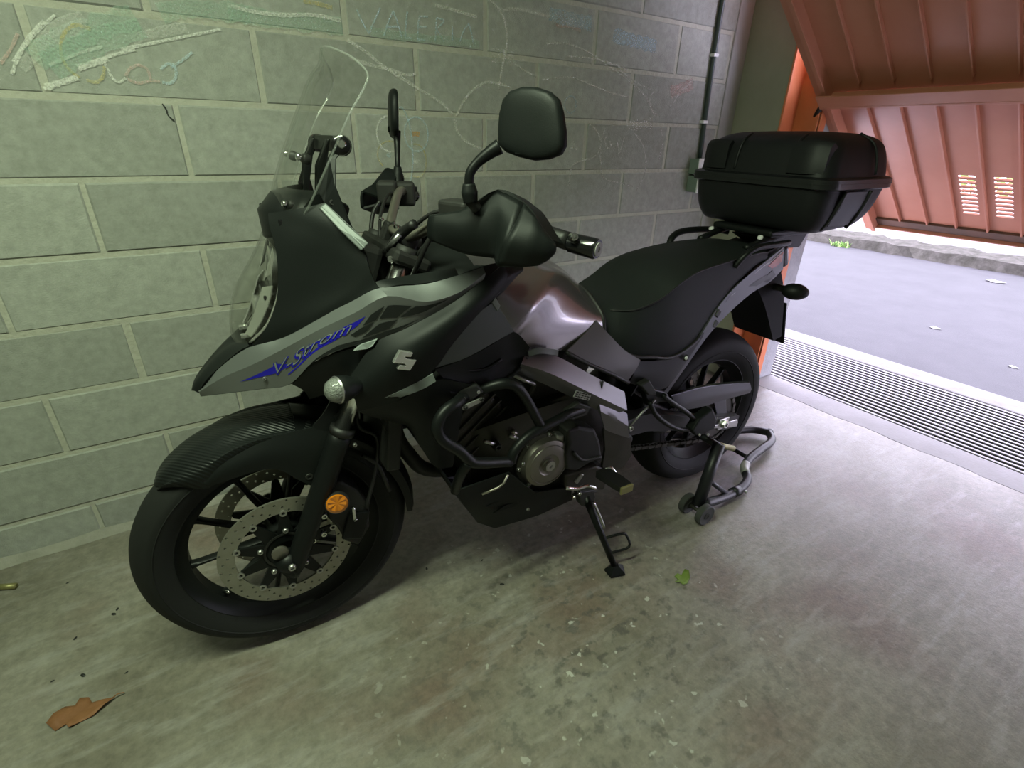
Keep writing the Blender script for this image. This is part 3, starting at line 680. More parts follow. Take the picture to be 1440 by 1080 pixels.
# weed at the foot of the kerb and litter on the driveway
parts = []
for i in range(46):
    a = random.uniform(0, 6.28); h = random.uniform(.03, .09); d = Vector((math.cos(a), math.sin(a), 0)); c = Vector((random.uniform(-.05, .05), random.uniform(-.12, .12), 0)); sd = Vector((-d.y, d.x, 0))*.007
    parts.append(([c-sd, c+sd, c+d*h*.5+sd+Vector((0, 0, h*.7)), c+d*h*.9+Vector((0, 0, h)), c+d*h*.5-sd+Vector((0, 0, h*.7))], [(0, 1, 2, 3, 4)]))
v, f = join(parts); wd_ = link('weed', pymesh('weed', v, f), 'leaf', None, loc=(8.02, 1.70, -.02)); tag(wd_, 'small green weed growing at the foot of the kerb', 'weed')
M['paper'] = mat('pale_litter', (.42,.42,.42), .8, col2=(.34,.34,.34), nscale=20)
for nm, loc, sz, lb in (('paper_scrap', (7.4677,-0.2005,-0.02), .11, 'larger crumpled white paper scrap lying on the driveway near the kerb'), ('leaf_litter', (5.0695,-0.5251,-0.02), .05, 'pale fallen leaf on the middle of the driveway asphalt'), ('pebble', (4.6119,-1.1315,-0.02), .035, 'small pale pebble on the driveway beside the drain apron')):
    o3 = [(loc[0]+sz*.5*math.cos(t)*(1+.3*math.sin(3*t)), loc[1]+sz*.8*math.sin(t), 0) for t in [k*.63 for k in range(10)]]
    o, c_ = leafmesh(nm, o3, 'paper', sz*.18); o.location.z = -.0195; tag(o, lb, nm.split('_')[0])

# ================================================================== THE MOTORCYCLE
bk = empty('motorcycle', (.25, -.713, 0), -.05354)
tag(bk, 'black and grey adventure motorcycle with tall clear windscreen and black top case', 'motorcycle')
Z = (0, 0, 0)

def cut(o, geo):
    v, f = geo; cm = pymesh('cutter', v, f); co = bpy.data.objects.new('cutter', cm); COL.objects.link(co)
    co.parent = o.parent; co.location = o.location
    md = o.modifiers.new('b', 'BOOLEAN'); md.object = co; md.operation = 'DIFFERENCE'; md.solver = 'EXACT'
    bpy.context.view_layer.update()
    dg = bpy.context.evaluated_depsgraph_get(); me = bpy.data.meshes.new_from_object(o.evaluated_get(dg))
    o.modifiers.remove(md); o.data = me; bpy.data.objects.remove(co); bpy.data.meshes.remove(cm)

# ------------------------------------------------------------------ wheels
def wheel(name, c, rt, wt, rr, nsp, parent, discs, spoke_w=.024, hub_r=.05, a0=0.):
    """c axle centre, rt tyre radius, wt tyre half width, rr bead radius"""
    rim_prof = [(rr+.004, -wt*.72), (rr+.006, -wt*.66), (rr-.006, -wt*.60), (rr-.010, -wt*.35), (rr-.020, -.020), (rr-.020, .020), (rr-.010, wt*.35), (rr-.006, wt*.60), (rr+.006, wt*.66), (rr+.004, wt*.72),
                (rr-.004, wt*.72), (rr-.016, wt*.45), (rr-.031, .018), (rr-.031, -.018), (rr-.016, -wt*.45), (rr-.004, -wt*.72)]
    w_ = lathe(name, rim_prof, Z, (0, 1, 0), 'satin', parent, seg=64, closed=True, loc=c)
    prof = [(rr-.004, -wt*.70), (rr+.012, -wt*.84), (rr+.030, -wt*.97), (rr+(rt-rr)*.55, -wt*1.0), (rt-.030, -wt*.93), (rt-.017, -wt*.74), (rt-.007, -wt*.46), (rt-.0015, -wt*.2), (rt, 0)]
    prof = prof + [(r, -h) for r, h in prof[-2::-1]]
    prof = prof + [(rr-.006, wt*.5), (rr-.006, -wt*.5)]
    t = lathe('tyre', prof, Z, (0, 1, 0), 'tyre', w_, seg=96, closed=True)
    lathe('sidewall_ring', [(rr+.034, -wt*.975-.0004), (rr+.036, -wt*.99-.0012), (rr+.038, -wt*.985-.0004)], Z, (0, 1, 0), 'tyre', w_, seg=64, closed=True)
    lathe('hub', [(.018, -.062), (hub_r*.75, -.062), (hub_r*.8, -.050), (hub_r, -.030), (hub_r, .030), (hub_r*.8, .050), (hub_r*.75, .062), (.018, .062)], Z, (0, 1, 0), 'satin', w_, seg=32)
    for i in range(nsp):
        a = a0 + 2*math.pi*i/nsp; d = Vector((math.cos(a), 0, math.sin(a))); q = Vector((-math.sin(a), 0, math.cos(a))); Y = Vector((0, 1, 0))
        ps = []
        r0, r1 = hub_r*.85, rr-.022
        rg = []
        for r, ww, tt in ((r0, spoke_w*.62, .030), (r0+(r1-r0)*.5, spoke_w*.46, .024), (r0+(r1-r0)*.85, spoke_w*.5, .022), (r1, spoke_w*.95, .026)):
            rg.append([d*r+q*ww*.5*x+Y*tt*.5*y for x, y in ((-1,-.6), (-.55,-1), (-.12,-1), (0,-.55), (.12,-1), (.55,-1), (1,-.6), (1,.6), (.5,1), (-.5,1), (-1,.6))])
        loft('spoke', rg, 'satin', w_, n=3)
    for y, dr_, di, mm in discs:
        dk = lathe('brake_disc', [(di, -.0025), (dr_, -.0025), (dr_, .0025), (di, .0025)], (0, y, 0), (0, 1, 0), mm, w_, seg=72, closed=True, smooth=False)
        dk.modifiers.clear()
        gs = []; N = 18
        for i in range(N):
            for j, (fr, da) in enumerate(((.15, 0), (.42, .33), (.68, .66), (.88, .12))):
                a = 2*math.pi*(i+da)/N; r = di + (dr_-di)*fr
                gs.append(lathegeo([(.0031, -.01), (.0031, .01)], (r*math.cos(a), y, r*math.sin(a)), (0, 1, 0), 7))
        dk.parent = None; cut(dk, join(gs)); dk.parent = w_
        s_ = 1 if y > 0 else -1
        cg = []
        NB_ = 10
        for i in range(NB_):
            a = 2*math.pi*(i+.4)/NB_; d = Vector((math.cos(a), 0, math.sin(a))); q = Vector((-math.sin(a), 0, math.cos(a)))
            pts = [d*hub_r*.9-q*.02, d*(di-.006)-q*.009, d*(di+.002), d*(di-.006)+q*.009, d*hub_r*.9+q*.02]
            k = len(pts); vv = [p+Vector((0, y-.003, 0)) for p in pts] + [p+Vector((0, y+.003, 0)) for p in pts]
            cg.append((vv, [tuple(range(k)), tuple(range(k, 2*k))[::-1]] + [(m, (m+1) % k, (m+1) % k+k, m+k) for m in range(k)]))
            lathe('disc_button', [(.0045, 0), (.0085, 0), (.0085, .0035), (.0045, .0035)], d*(di-.001)+Vector((0, y+s_*.002, 0)), (0, s_, 0), 'alloy', w_, seg=12, closed=True)
        cg.append(lathegeo([(.030, y-.003), (hub_r*1.15, y-.003), (hub_r*1.15, y+.003), (.030, y+.003)], Z, (0, 1, 0), 32, True))
        v, f = join(cg); link('disc_carrier', pymesh('disc_carrier', v, f), 'satin', w_)
        for i in range(5):
            a = 2*math.pi*(i+.2)/5
            bolt('disc_bolt', (hub_r*1.28*math.cos(a), y+s_*.003, hub_r*1.28*math.sin(a)), (0, s_, 0), .007, 'alloy', w_, .006)
    return w_
fw = wheel('front_wheel', (.004, -.003, .3255), .3255, .056, .243, 10, bk, [(-.074, .155, .117, 'steel'), (.074, .155, .117, 'steel')], a0=.06)
rw = wheel('rear_wheel', (1.53, 0, .321), .321, .076, .216, 10, bk, [(.090, .13, .095, 'steel')], a0=.2)
# valve of the front wheel
tube('valve', [(-.165, -.012, -.12), (-.150, -.03, -.108)], .004, 'chrome', fw, seg=8, smooth=False)

# ------------------------------------------------------------------ front fork
for s in (1, -1):
    y = -.108
    fk = tube('fork_leg', [(-0.002,-0.116,0.285), (0.024,-0.113,0.331), (0.109,-0.11,0.514), (0.17,-0.109,0.647)], .026, 'satin', bk, seg=16, n=4, radii=[.0215, .024, .0265, .0275], s=s)
    tube('fork_seal', [(0.166,-0.109,0.638), (0.173,-0.109,0.654)], .0295, 'hose', fk, seg=16, smooth=False, s=s)
    tube('fork_tube', [(0.168,-0.109,0.644), (.350, -.109, 1.035)], .0215, 'chrome', fk, seg=16, smooth=False, s=s)
    tube('fork_cap', [(.347, y, 1.028), (.357, y, 1.050)], .024, 'dark', fk, seg=12, smooth=False, s=s)
    tube('axle_clamp', [(0.011,-0.112,0.289), (-0.01,-0.108,0.338)], .026, 'satin', fk, seg=14, smooth=False, s=s)
    lathe('axle_end', [(.0195, 0), (.0195, .005), (.017, .007), (0, .007)], (-0.014,-0.112,0.355), (0, -1, 0), 'cover', fk, seg=20, s=s)
    bolt('pinch_bolt', (0.004,-0.138,0.323), (0, -1, 0), .009, 'alloy', fk, .007, s=s)
    bolt('fork_bolt', (0.189,-0.128,0.611), (0, -1, 0), .005, 'alloy', fk, .006, s=s)
    rf = lathe('reflector_holder', [(.029, -.008), (.029, .002), (.026, .004)], (0.129,-0.136,0.466), (-.12, -1, .05), 'dark', fk, seg=24, s=s)
    lathe('reflector', [(.0255, 0), (.0255, .004), (.022, .0065), (0, .0085)], (0.128,-0.14,0.469), (-.12, -1, .05), 'amber', fk, seg=24, s=s)
    rc_ = flipy((0.127,-0.148,0.476), s); ax_ = flipy((-.12, -1, .05), s).normalized(); x_, y_, z_ = axes(ax_); NV = 8; vv = [rc_ + z_*.001]; ff = []
    for i in range(NV):
        for k, hgt in ((0, .0), (1, .0030)):
            an = 2*math.pi*(i+.5*k)/NV; vv.append(rc_ + (x_*math.cos(an) + y_*math.sin(an))*.0215 + z_*hgt)
    ff = [(0, 1+i, 1+(i+1) % (2*NV)) for i in range(2*NV)]
    link('reflector_facets', pymesh('reflector_facets', vv, ff), 'amber', rf)
    # calliper behind the leg
    cal = prism('brake_calliper', [(0.107,-0.098,0.486), (0.148,-0.098,0.501), (0.186,-0.098,0.457), (0.211,-0.098,0.397), (0.204,-0.098,0.329), (0.17,-0.098,0.279), (0.139,-0.098,0.309), (0.124,-0.098,0.363), (0.107,-0.098,0.397)], (0, .062, 0), 'dark', bk, bevel=.008, s=s, seg=3)
    box('calliper_cover', (0.169,-0.103,0.357), (.055, .012, .085), 'satin', cal, rot=Matrix.Rotation(.35, 3, 'Y'), bevel=.008, s=s, seg=3)
    for q in ((0.096,-0.118,0.433), (0.089,-0.112,0.375), (0.063,-0.108,0.362)): bolt('calliper_bolt', q, (0, -1, 0), .008, 'chrome', cal, .012, s=s)
    tube('bleed_nipple', [(0.168,-0.112,0.422), (0.167,-0.115,0.39), (0.169,-0.12,0.384)], .005, 'chrome', cal, seg=8, s=s)
    tube('brake_hose', [(0.201,-0.1,0.396), (0.239,-0.085,0.496), (0.254,-0.075,0.582), (0.217,-0.06,0.616), (0.22,-0.05,0.69)], .0055, 'hose', cal, seg=8, s=s)
    lathe('abs_ring', [(.046, -.001), (.052, -.001), (.052, .001), (.046, .001)], (0, -.080, .330), (0, 1, 0), 'dark', bk, seg=40, closed=True, s=s)

# ------------------------------------------------------------------ front mudguard
def arch(name, secs, m, parent, t=.004):
    """secs: (theta deg, r_top, half width, r_skirt, half width skirt, crown)"""
    rows = []
    for th, rt, hw, rs, hs, cw in secs:
        a = math.radians(th); d = Vector((math.cos(a), 0, math.sin(a))); c = Vector((.004, 0, .327))
        rows.append([c+d*rs+Vector((0, -hs, 0)), c+d*(rs+(rt-rs)*.55)+Vector((0, -hs*1.03, 0)), c+d*(rt-.012)+Vector((0, -hw, 0)), c+d*(rt+cw*.6)+Vector((0, -hw*.55, 0)), c+d*(rt+cw)+Vector((0, 0, 0)),
                     c+d*(rt+cw*.6)+Vector((0, hw*.55, 0)), c+d*(rt-.012)+Vector((0, hw, 0)), c+d*(rs+(rt-rs)*.55)+Vector((0, hs*1.03, 0)), c+d*rs+Vector((0, hs, 0))])
    return patch(name, rows, m, parent, t=t, nu=3, nv=4)
fe = arch('front_mudguard', [(134, .324, .020, .316, .024, .002), (130, .331, .040, .318, .044, .003), (125, .335, .052, .300, .060, .003), (118, .337, .060, .264, .074, .003), (110, .338, .064, .286, .080, .003), (102, .339, .066, .304, .082, .003), (92, .340, .068, .314, .082, .003), (82, .341, .070, .318, .082, .003), (72, .344, .070, .320, .082, .003)], 'carbon', bk)
tag(fe, 'matt black carbon pattern mudguard')
arch('mudguard_rear', [(78, .346, .066, .310, .072, .004), (62, .344, .066, .306, .070, .004), (44, .343, .066, .306, .068, .004), (26, .342, .064, .306, .066, .004), (10, .342, .060, .310, .062, .004), (-4, .342, .050, .318, .052, .003)], 'satin', bk)
for s in (1, -1):
    bolt('mudguard_bolt', (0.082,-0.092,0.537), (0, -1, 0), .010, 'dark', fe, .009, s=s)
    patch('mudguard_side', [[(-0.129,-0.07,0.58), (-0.088,-0.078,0.622), (-0,-0.083,0.651), (0.067,-0.085,0.657), (0.118,-0.087,0.661), (0.17,-0.088,0.682)], [(-0.125,-0.078,0.576), (-0.083,-0.088,0.601), (-0.009,-0.094,0.619), (0.047,-0.097,0.611), (0.096,-0.098,0.6), (0.148,-0.098,0.606)], [(-0.119,-0.076,0.567), (-0.074,-0.086,0.577), (-0.016,-0.091,0.584), (0.023,-0.094,0.574), (0.058,-0.096,0.535), (0.094,-0.097,0.498)]], 'plastic', fe, s=s)
    patch('mudguard_fillet', [[(0.11,-0.087,0.663), (0.138,-0.086,0.689), (0.17,-0.07,0.726)], [(0.148,-0.098,0.606), (0.169,-0.096,0.638), (0.189,-0.085,0.675)]], 'satin', fe, s=s)
    tube('mudguard_stay', [(0.213,-0.082,0.546), (0.248,-0.082,0.502), (0.272,-0.075,0.41)], .006, 'dark', bk, seg=8, s=s)

# ------------------------------------------------------------------ fairing: silver side panels
rowT = [(-0.091,-0.018,0.77), (-0.04,-0.046,0.824), (0.017,-0.072,0.866), (0.084,-0.104,0.887), (0.152,-0.145,0.931), (0.21,-0.185,0.968), (0.26,-0.213,0.996), (0.344,-0.226,0.997), (0.41,-0.234,1.009), (0.469,-0.242,1.024)]
rowC = [(-0.092,-0.024,0.768), (-0.039,-0.058,0.806), (0.018,-0.088,0.835), (0.083,-0.124,0.873), (0.15,-0.165,0.916), (0.21,-0.205,0.952), (0.267,-0.236,0.986), (0.338,-0.25,0.97), (0.409,-0.252,0.981), (0.472,-0.247,1.013)]
rowL = [(-0.092,-0.018,0.756), (-0.03,-0.06,0.77), (0.024,-0.085,0.777), (0.079,-0.112,0.788), (0.129,-0.156,0.848), (0.191,-0.192,0.879), (0.245,-0.216,0.895), (0.305,-0.237,0.921), (0.387,-0.247,0.957), (0.468,-0.247,1.001)]
for s in (1, -1):
    pn = patch('side_panel', [rowT, rowC, rowL], 'silver', bk, t=.005, nu=4, nv=4, sv=False, s=s, split=.3)
    if s == 1: tag(pn, 'silver side panel with blue lettering')
    gf = grid([rowC, rowL], 8, 8, True, False)
    def onp(a, b, off=.0034):
        nc = len(gf[0])-1; nr = len(gf)-1
        x = min(max(a, 0), .9999)*nc; y = min(max(b, 0), .9999)*nr; i = int(x); j = int(y); fx = x-i; fy = y-j
        p = gf[j][i].lerp(gf[j][i+1], fx).lerp(gf[j+1][i].lerp(gf[j+1][i+1], fx), fy)
        n = (gf[j][i+1]-gf[j][i]).cross(gf[j+1][i]-gf[j][i]); n.normalize()
        if n.y > 0: n = -n
        return flipy(p + n*off, s)
    def decal(name, poly, m, off):
        # polygon in panel coordinates, filled with a fan of small cells so that it follows the panel
        bm = bmesh.new(); vs = [bm.verts.new((a, b, 0)) for a, b in poly]; bm.faces.new(vs)
        bmesh.ops.triangulate(bm, faces=bm.faces[:]); bmesh.ops.subdivide_edges(bm, edges=bm.edges[:], cuts=3, use_grid_fill=True)
        for q in bm.verts: q.co = onp(q.co.x, q.co.y, off)
        me = bpy.data.meshes.new(name); bm.to_mesh(me); bm.free()
        return link(name, me, m, pn)
    # blue swoosh and lettering
    decal('swoosh', [(.155, .50), (.30, .30), (.335, .44), (.30, .56)], 'blue', .0032)
    decal('swoosh', [(.525, .28), (.60, .26), (.575, .42), (.50, .62), (.33, .74), (.33, .70), (.48, .54)], 'blue', .0031)
    for nm, mm, off, bold, shx, shy in (('lettering_shadow', 'blue', .0036, .030, .0, .0), ('lettering', 'greyinsert', .0042, -.012, .004, -.03)):
        cu = bpy.data.curves.new('txt', 'FONT'); cu.body = 'V-Strom'; cu.shear = .35; cu.size = 1; cu.offset = bold; cu.resolution_u = 3
        to = bpy.data.objects.new('txt', cu); COL.objects.link(to); bpy.context.view_layer.update()
        tm = bpy.data.meshes.new_from_object(to.evaluated_get(bpy.context.evaluated_depsgraph_get()))
        xs = [q.co.x for q in tm.vertices]; x0, x1 = min(xs), max(xs)
        for q in tm.vertices:
            a = (q.co.x-x0)/(x1-x0); a = a if s == 1 else 1-a
            q.co = onp(.285 + .265*a + shx, .60 - .05*a - q.co.y*.50 + shy, off)
        tm.materials.clear(); link(nm, tm, mm, pn)
        bpy.data.objects.remove(to); bpy.data.curves.remove(cu)
    # chequered black graphic towards the rear
    for poly in ([(.595,.50),(.62,.30),(.665,.20),(.645,.48)], [(.655,.48),(.675,.20),(.745,.16),(.715,.52)], [(.725,.52),(.755,.16),(.86,.12),(.80,.45)],
                 [(.555,.62),(.59,.54),(.64,.52),(.615,.70),(.575,.74)], [(.60,.84),(.66,.60),(.72,.58),(.70,.80)]):
        decal('black_graphic', poly, 'black_decal', .0034)
    decal('black_graphic', [(.43,.99),(.52,.82),(.60,.88),(.70,.84),(.80,.80),(.74,.99)], 'black_decal', .0033)
    bolt('panel_screw', onp(.245, .62), (0, -1, 0), .004, 'alloy', pn, .004)

# beak: black crest between the two panels
cT = [(-0.106,-0,0.763), (-0.094,-0,0.786), (-0.053,-0,0.828), (-0.016,-0,0.854), (0.014,-0,0.859)]
cE = [(-0.093,-0.02,0.764), (-0.075,-0.034,0.793), (-0.04,-0.046,0.825), (-0,-0.064,0.858), (0.019,-0.074,0.868)]
bkrow = [[(p[0], p[1], p[2]) for p in cE], [(a[0]*.35+b[0]*.65, b[1]*.0+a[1]*.5, a[2]*.3+b[2]*.7+.004) for a, b in zip(cE, cT)], cT,
         [(a[0]*.35+b[0]*.65, -a[1]*.5, a[2]*.3+b[2]*.7+.004) for a, b in zip(cE, cT)], [(p[0], -p[1], p[2]) for p in cE]]
patch('beak', bkrow, 'plastic', bk, t=.005, nu=5, nv=4)
# underside of the beak
und = []
for p in rowL[:5]:
    und.append([p, (p[0]+.01, p[1]*.5, p[2]-.004), (p[0]+.01, 0, p[2]-.006), (p[0]+.01, -p[1]*.5, p[2]-.004), (p[0], -p[1], p[2])])
patch('beak_underside', und, 'plastic', bk, t=.004, nu=2, nv=3)

# ------------------------------------------------------------------ black upper cowl
A_ = [(0.021,-0.074,0.869), (0.053,-0.088,0.905), (0.081,-0.094,0.956), (0.094,-0.094,1.006), (0.1,-0.09,1.06), (0.097,-0.082,1.104), (0.099,-0.078,1.127)]
B_ = [(0.084,-0.104,0.889), (0.117,-0.122,0.926), (0.148,-0.13,0.976), (0.16,-0.13,1.031), (0.158,-0.124,1.078), (0.147,-0.11,1.109), (0.135,-0.098,1.133)]
C_ = [(0.152,-0.146,0.932), (0.18,-0.162,0.961), (0.207,-0.172,0.998), (0.215,-0.17,1.038), (0.206,-0.158,1.073), (0.189,-0.14,1.111), (0.174,-0.116,1.141)]
D_ = [(0.26,-0.213,0.998), (0.255,-0.206,1.006), (0.25,-0.2,1.025), (0.247,-0.193,1.046), (0.245,-0.184,1.066), (0.224,-0.164,1.103), (0.193,-0.124,1.146)]
for s in (1, -1):
    cw = patch('upper_cowl', [A_, B_, C_, D_], 'plastic', bk, t=.005, nu=4, nv=5, s=s)
    # grey trim strip along the cockpit side
    st = [(0.182,-0.132,1.139), (0.195,-0.132,1.148), (0.222,-0.168,1.116), (0.251,-0.2,1.081), (0.235,-0.2,1.068), (0.207,-0.17,1.103)]
    prism('cowl_trim', st, (0, .014, 0), 'greypanel', bk, bevel=.002, s=s)
    prism('trim_ridge', [(0.187,-0.135,1.141), (0.189,-0.135,1.143), (0.242,-0.203,1.075), (0.24,-0.203,1.073)], (0, .004, 0), 'greyinsert', bk, bevel=.001, s=s)
    # screen stay plate
    pl = prism('screen_stay', [(0.238,-0.118,1.256), (0.248,-0.118,1.252), (0.247,-0.12,1.242), (0.226,-0.124,1.223), (0.216,-0.14,1.177), (0.232,-0.168,1.106), (0.254,-0.184,1.077), (0.226,-0.16,1.112), (0.193,-0.128,1.147), (0.187,-0.12,1.164), (0.214,-0.118,1.225)], (0, .010, 0), 'satin', bk, bevel=.002, s=s)
    lathe('stay_knob', [(.017, -.014), (.019, -.006), (.017, .006), (.010, .010), (0, .010)], (0.239,-0.118,1.246), (-.3, -1, .1), 'gloss', pl, seg=20, s=s)
    bolt('stay_bolt', (0.238,-0.13,1.248), (-.3, -1, .1), .008, 'chrome', pl, .006, s=s)
    bolt('trim_screw', (0.207,-0.134,1.148), (0, -1, .2), .006, 'dark', pl, .005, s=s)
# black bridge below the screen
rg = []
for y, px in ((-.100, 0), (-.05, 0), (0, 0), (.05, 0), (.100, 0)):
    k = 1 - (y/.100)**2
    u0 = .170 - .062*k
    rg.append([(u0, y, 1.045), (u0-.020, y, 1.075), (u0-.022, y, 1.125), (u0+.008, y, 1.158), (u0+.040, y, 1.165), (u0+.05, y, 1.10), (u0+.045, y, 1.03)])
loft('screen_bridge', rg, 'satin', bk, n=4)
for s in (1, -1): box('bridge_clip', (.128, -.082, 1.106), (.034, .026, .026), 'gloss', bk, bevel=.005, s=s)

# ------------------------------------------------------------------ windscreen
edgeL = [(.146, .100, 1.108), (.166, .122, 1.142), (.193, .134, 1.19), (.222, .142, 1.242), (.252, .150, 1.296), (.284, .148, 1.340), (.294, .138, 1.364), (.282, .100, 1.388)]
bul = [.040, .052, .060, .064, .066, .062, .050, .030]
rows = []
for (u, hw, z), b in zip(edgeL, bul):
    r = []
    for k in range(9):
        q = -1 + k/4; y = hw*q
        r.append((u - b*(1-q*q), y, z + (.020*(1-q*q) if z > 1.33 else 0)*(1 + (z-1.33)*4)))
    rows.append(r)
ws = patch('windscreen', rows, 'screen', bk, t=.004, nu=3, nv=4)
tag(ws, 'tall clear acrylic windscreen')
# polished rim of the screen
rim_pts = [Vector((e[0], -e[1], e[2])) for e in edgeL] + [Vector(p) for p in rows[-1][1:-1]] + [Vector(e) for e in edgeL[::-1]]
M['screen_edge'] = mat('acrylic_edge', (.45,.48,.45), .12, metal=.1, alpha=.16)
tube('screen_rim', rim_pts, .0021, 'screen_edge', ws, seg=6, n=4)
for y in (-.075, .075):
    b = .058*(1-(y/.13)**2)
    for zz, uu in ((1.140, .176), (1.222, .214)):
        q = (uu-b*.95, y, zz)
        lathe('screen_grommet', [(.009, -.010), (.010, 0), (.008, .004), (0, .005)], q, (-.9, y*3, .35), 'hose', ws, seg=16)
        bolt('screen_bolt', (q[0]-.008, q[1]+y*.03, q[2]+.002), (-.9, y*3, .35), .0065, 'chrome', ws, .006)
    # black bracket behind the screen
    prism('screen_bracket', [(.180, y-.012, 1.10), (.196, y-.012, 1.21), (.222, y-.012, 1.256), (.222, y+.012, 1.256), (.196, y+.012, 1.21), (.180, y+.012, 1.10)], (.006, 0, 0), 'satin', bk, bevel=.002)
prism('screen_bracket', [(.225, -.095, 1.235), (.232, -.088, 1.262), (.232, .088, 1.262), (.225, .095, 1.235)], (.008, 0, 0), 'satin', bk, bevel=.002)
# instrument panel
box('instrument_panel', (.222, 0, 1.10), (.030, .16, .09), 'satin', bk, rot=Matrix.Rotation(.5, 3, 'Y'), bevel=.012, seg=3)

# ------------------------------------------------------------------ headlight
hE = [(0.101,-0.058,1.079), (0.1,-0.078,1.044), (0.092,-0.086,0.996), (0.075,-0.086,0.948), (0.05,-0.076,0.904), (0.016,-0.058,0.869)]
hC = [(0.089,-0,1.073), (0.052,-0,1.021), (0.018,-0,0.974), (-0.001,-0,0.928), (-0.009,-0,0.879), (-0.006,-0,0.849)]
mid1 = [(a[0]*.42+b[0]*.58-.004, a[1]*.62, a[2]*.4+b[2]*.6) for a, b in zip(hE, hC)]
fl = lambda r: [(p[0], -p[1], p[2]) for p in r]
hd_ = loft('headlight', [[(.155, .07*math.cos(t), .96+.115*math.sin(t)) for t in [i*math.pi/8 for i in range(16)]], [(.105, .088*math.cos(t), .955+.125*math.sin(t)) for t in [i*math.pi/8 for i in range(16)]]], 'gloss', bk, n=1)
tag(hd_, 'stacked twin headlight behind a bulging clear lens')
patch('headlight_lens', [hE, mid1, hC, fl(mid1), fl(hE)], 'lens', hd_, t=.003, nu=4, nv=4)
def bowl(c, r, d):
    prof = [(r, 0), (r*.97, .004), (r*.86, d*.45), (r*.6, d*.8), (r*.25, d), (0, d)]
    lathe('reflector_bowl', [(p, h) for p, h in prof], c, (1, 0, -.12), 'lamp_silver', hd_, seg=28)
    lathe('bulb', [(.0, -.004), (.011, 0), (.012, .02), (.010, .045)], (c[0]+d*.25, c[1], c[2]), (1, 0, -.12), 'alloy', hd_, seg=14)
bowl((.040, 0, .900), .056, .06)
bowl((.088, 0, 1.008), .046, .05)
for s in (1, -1):
    tube('lamp_rim', [(p[0]+.006, p[1]*.93, p[2]) for p in hE], .0042, 'lamp_silver', hd_, seg=8, n=4, s=s)
    patch('lamp_liner', [[(0.025,-0.054,0.882), (0.05,-0.066,0.916), (0.071,-0.074,0.957), (0.082,-0.076,0.989)], [(0.018,-0.036,0.886), (0.037,-0.042,0.919), (0.053,-0.046,0.952), (0.066,-0.048,0.981)]], 'lamp_silver', hd_, t=.003, s=s)
    prism('position_lamp', [(0.072,-0.056,1), (0.089,-0.062,1.042), (0.097,-0.062,1.061), (0.097,-0.066,1.045), (0.085,-0.066,1.009)], (0, .008, 0), 'lamp_silver', hd_, bevel=.002, s=s)
    box('lamp_clip', (0.016,-0.03,0.878), (.018, .012, .010), 'lamp_silver', hd_, bevel=.002, s=s)
box('lamp_divider', (.085, 0, .962), (.045, .135, .010), 'gloss', hd_, bevel=.003)

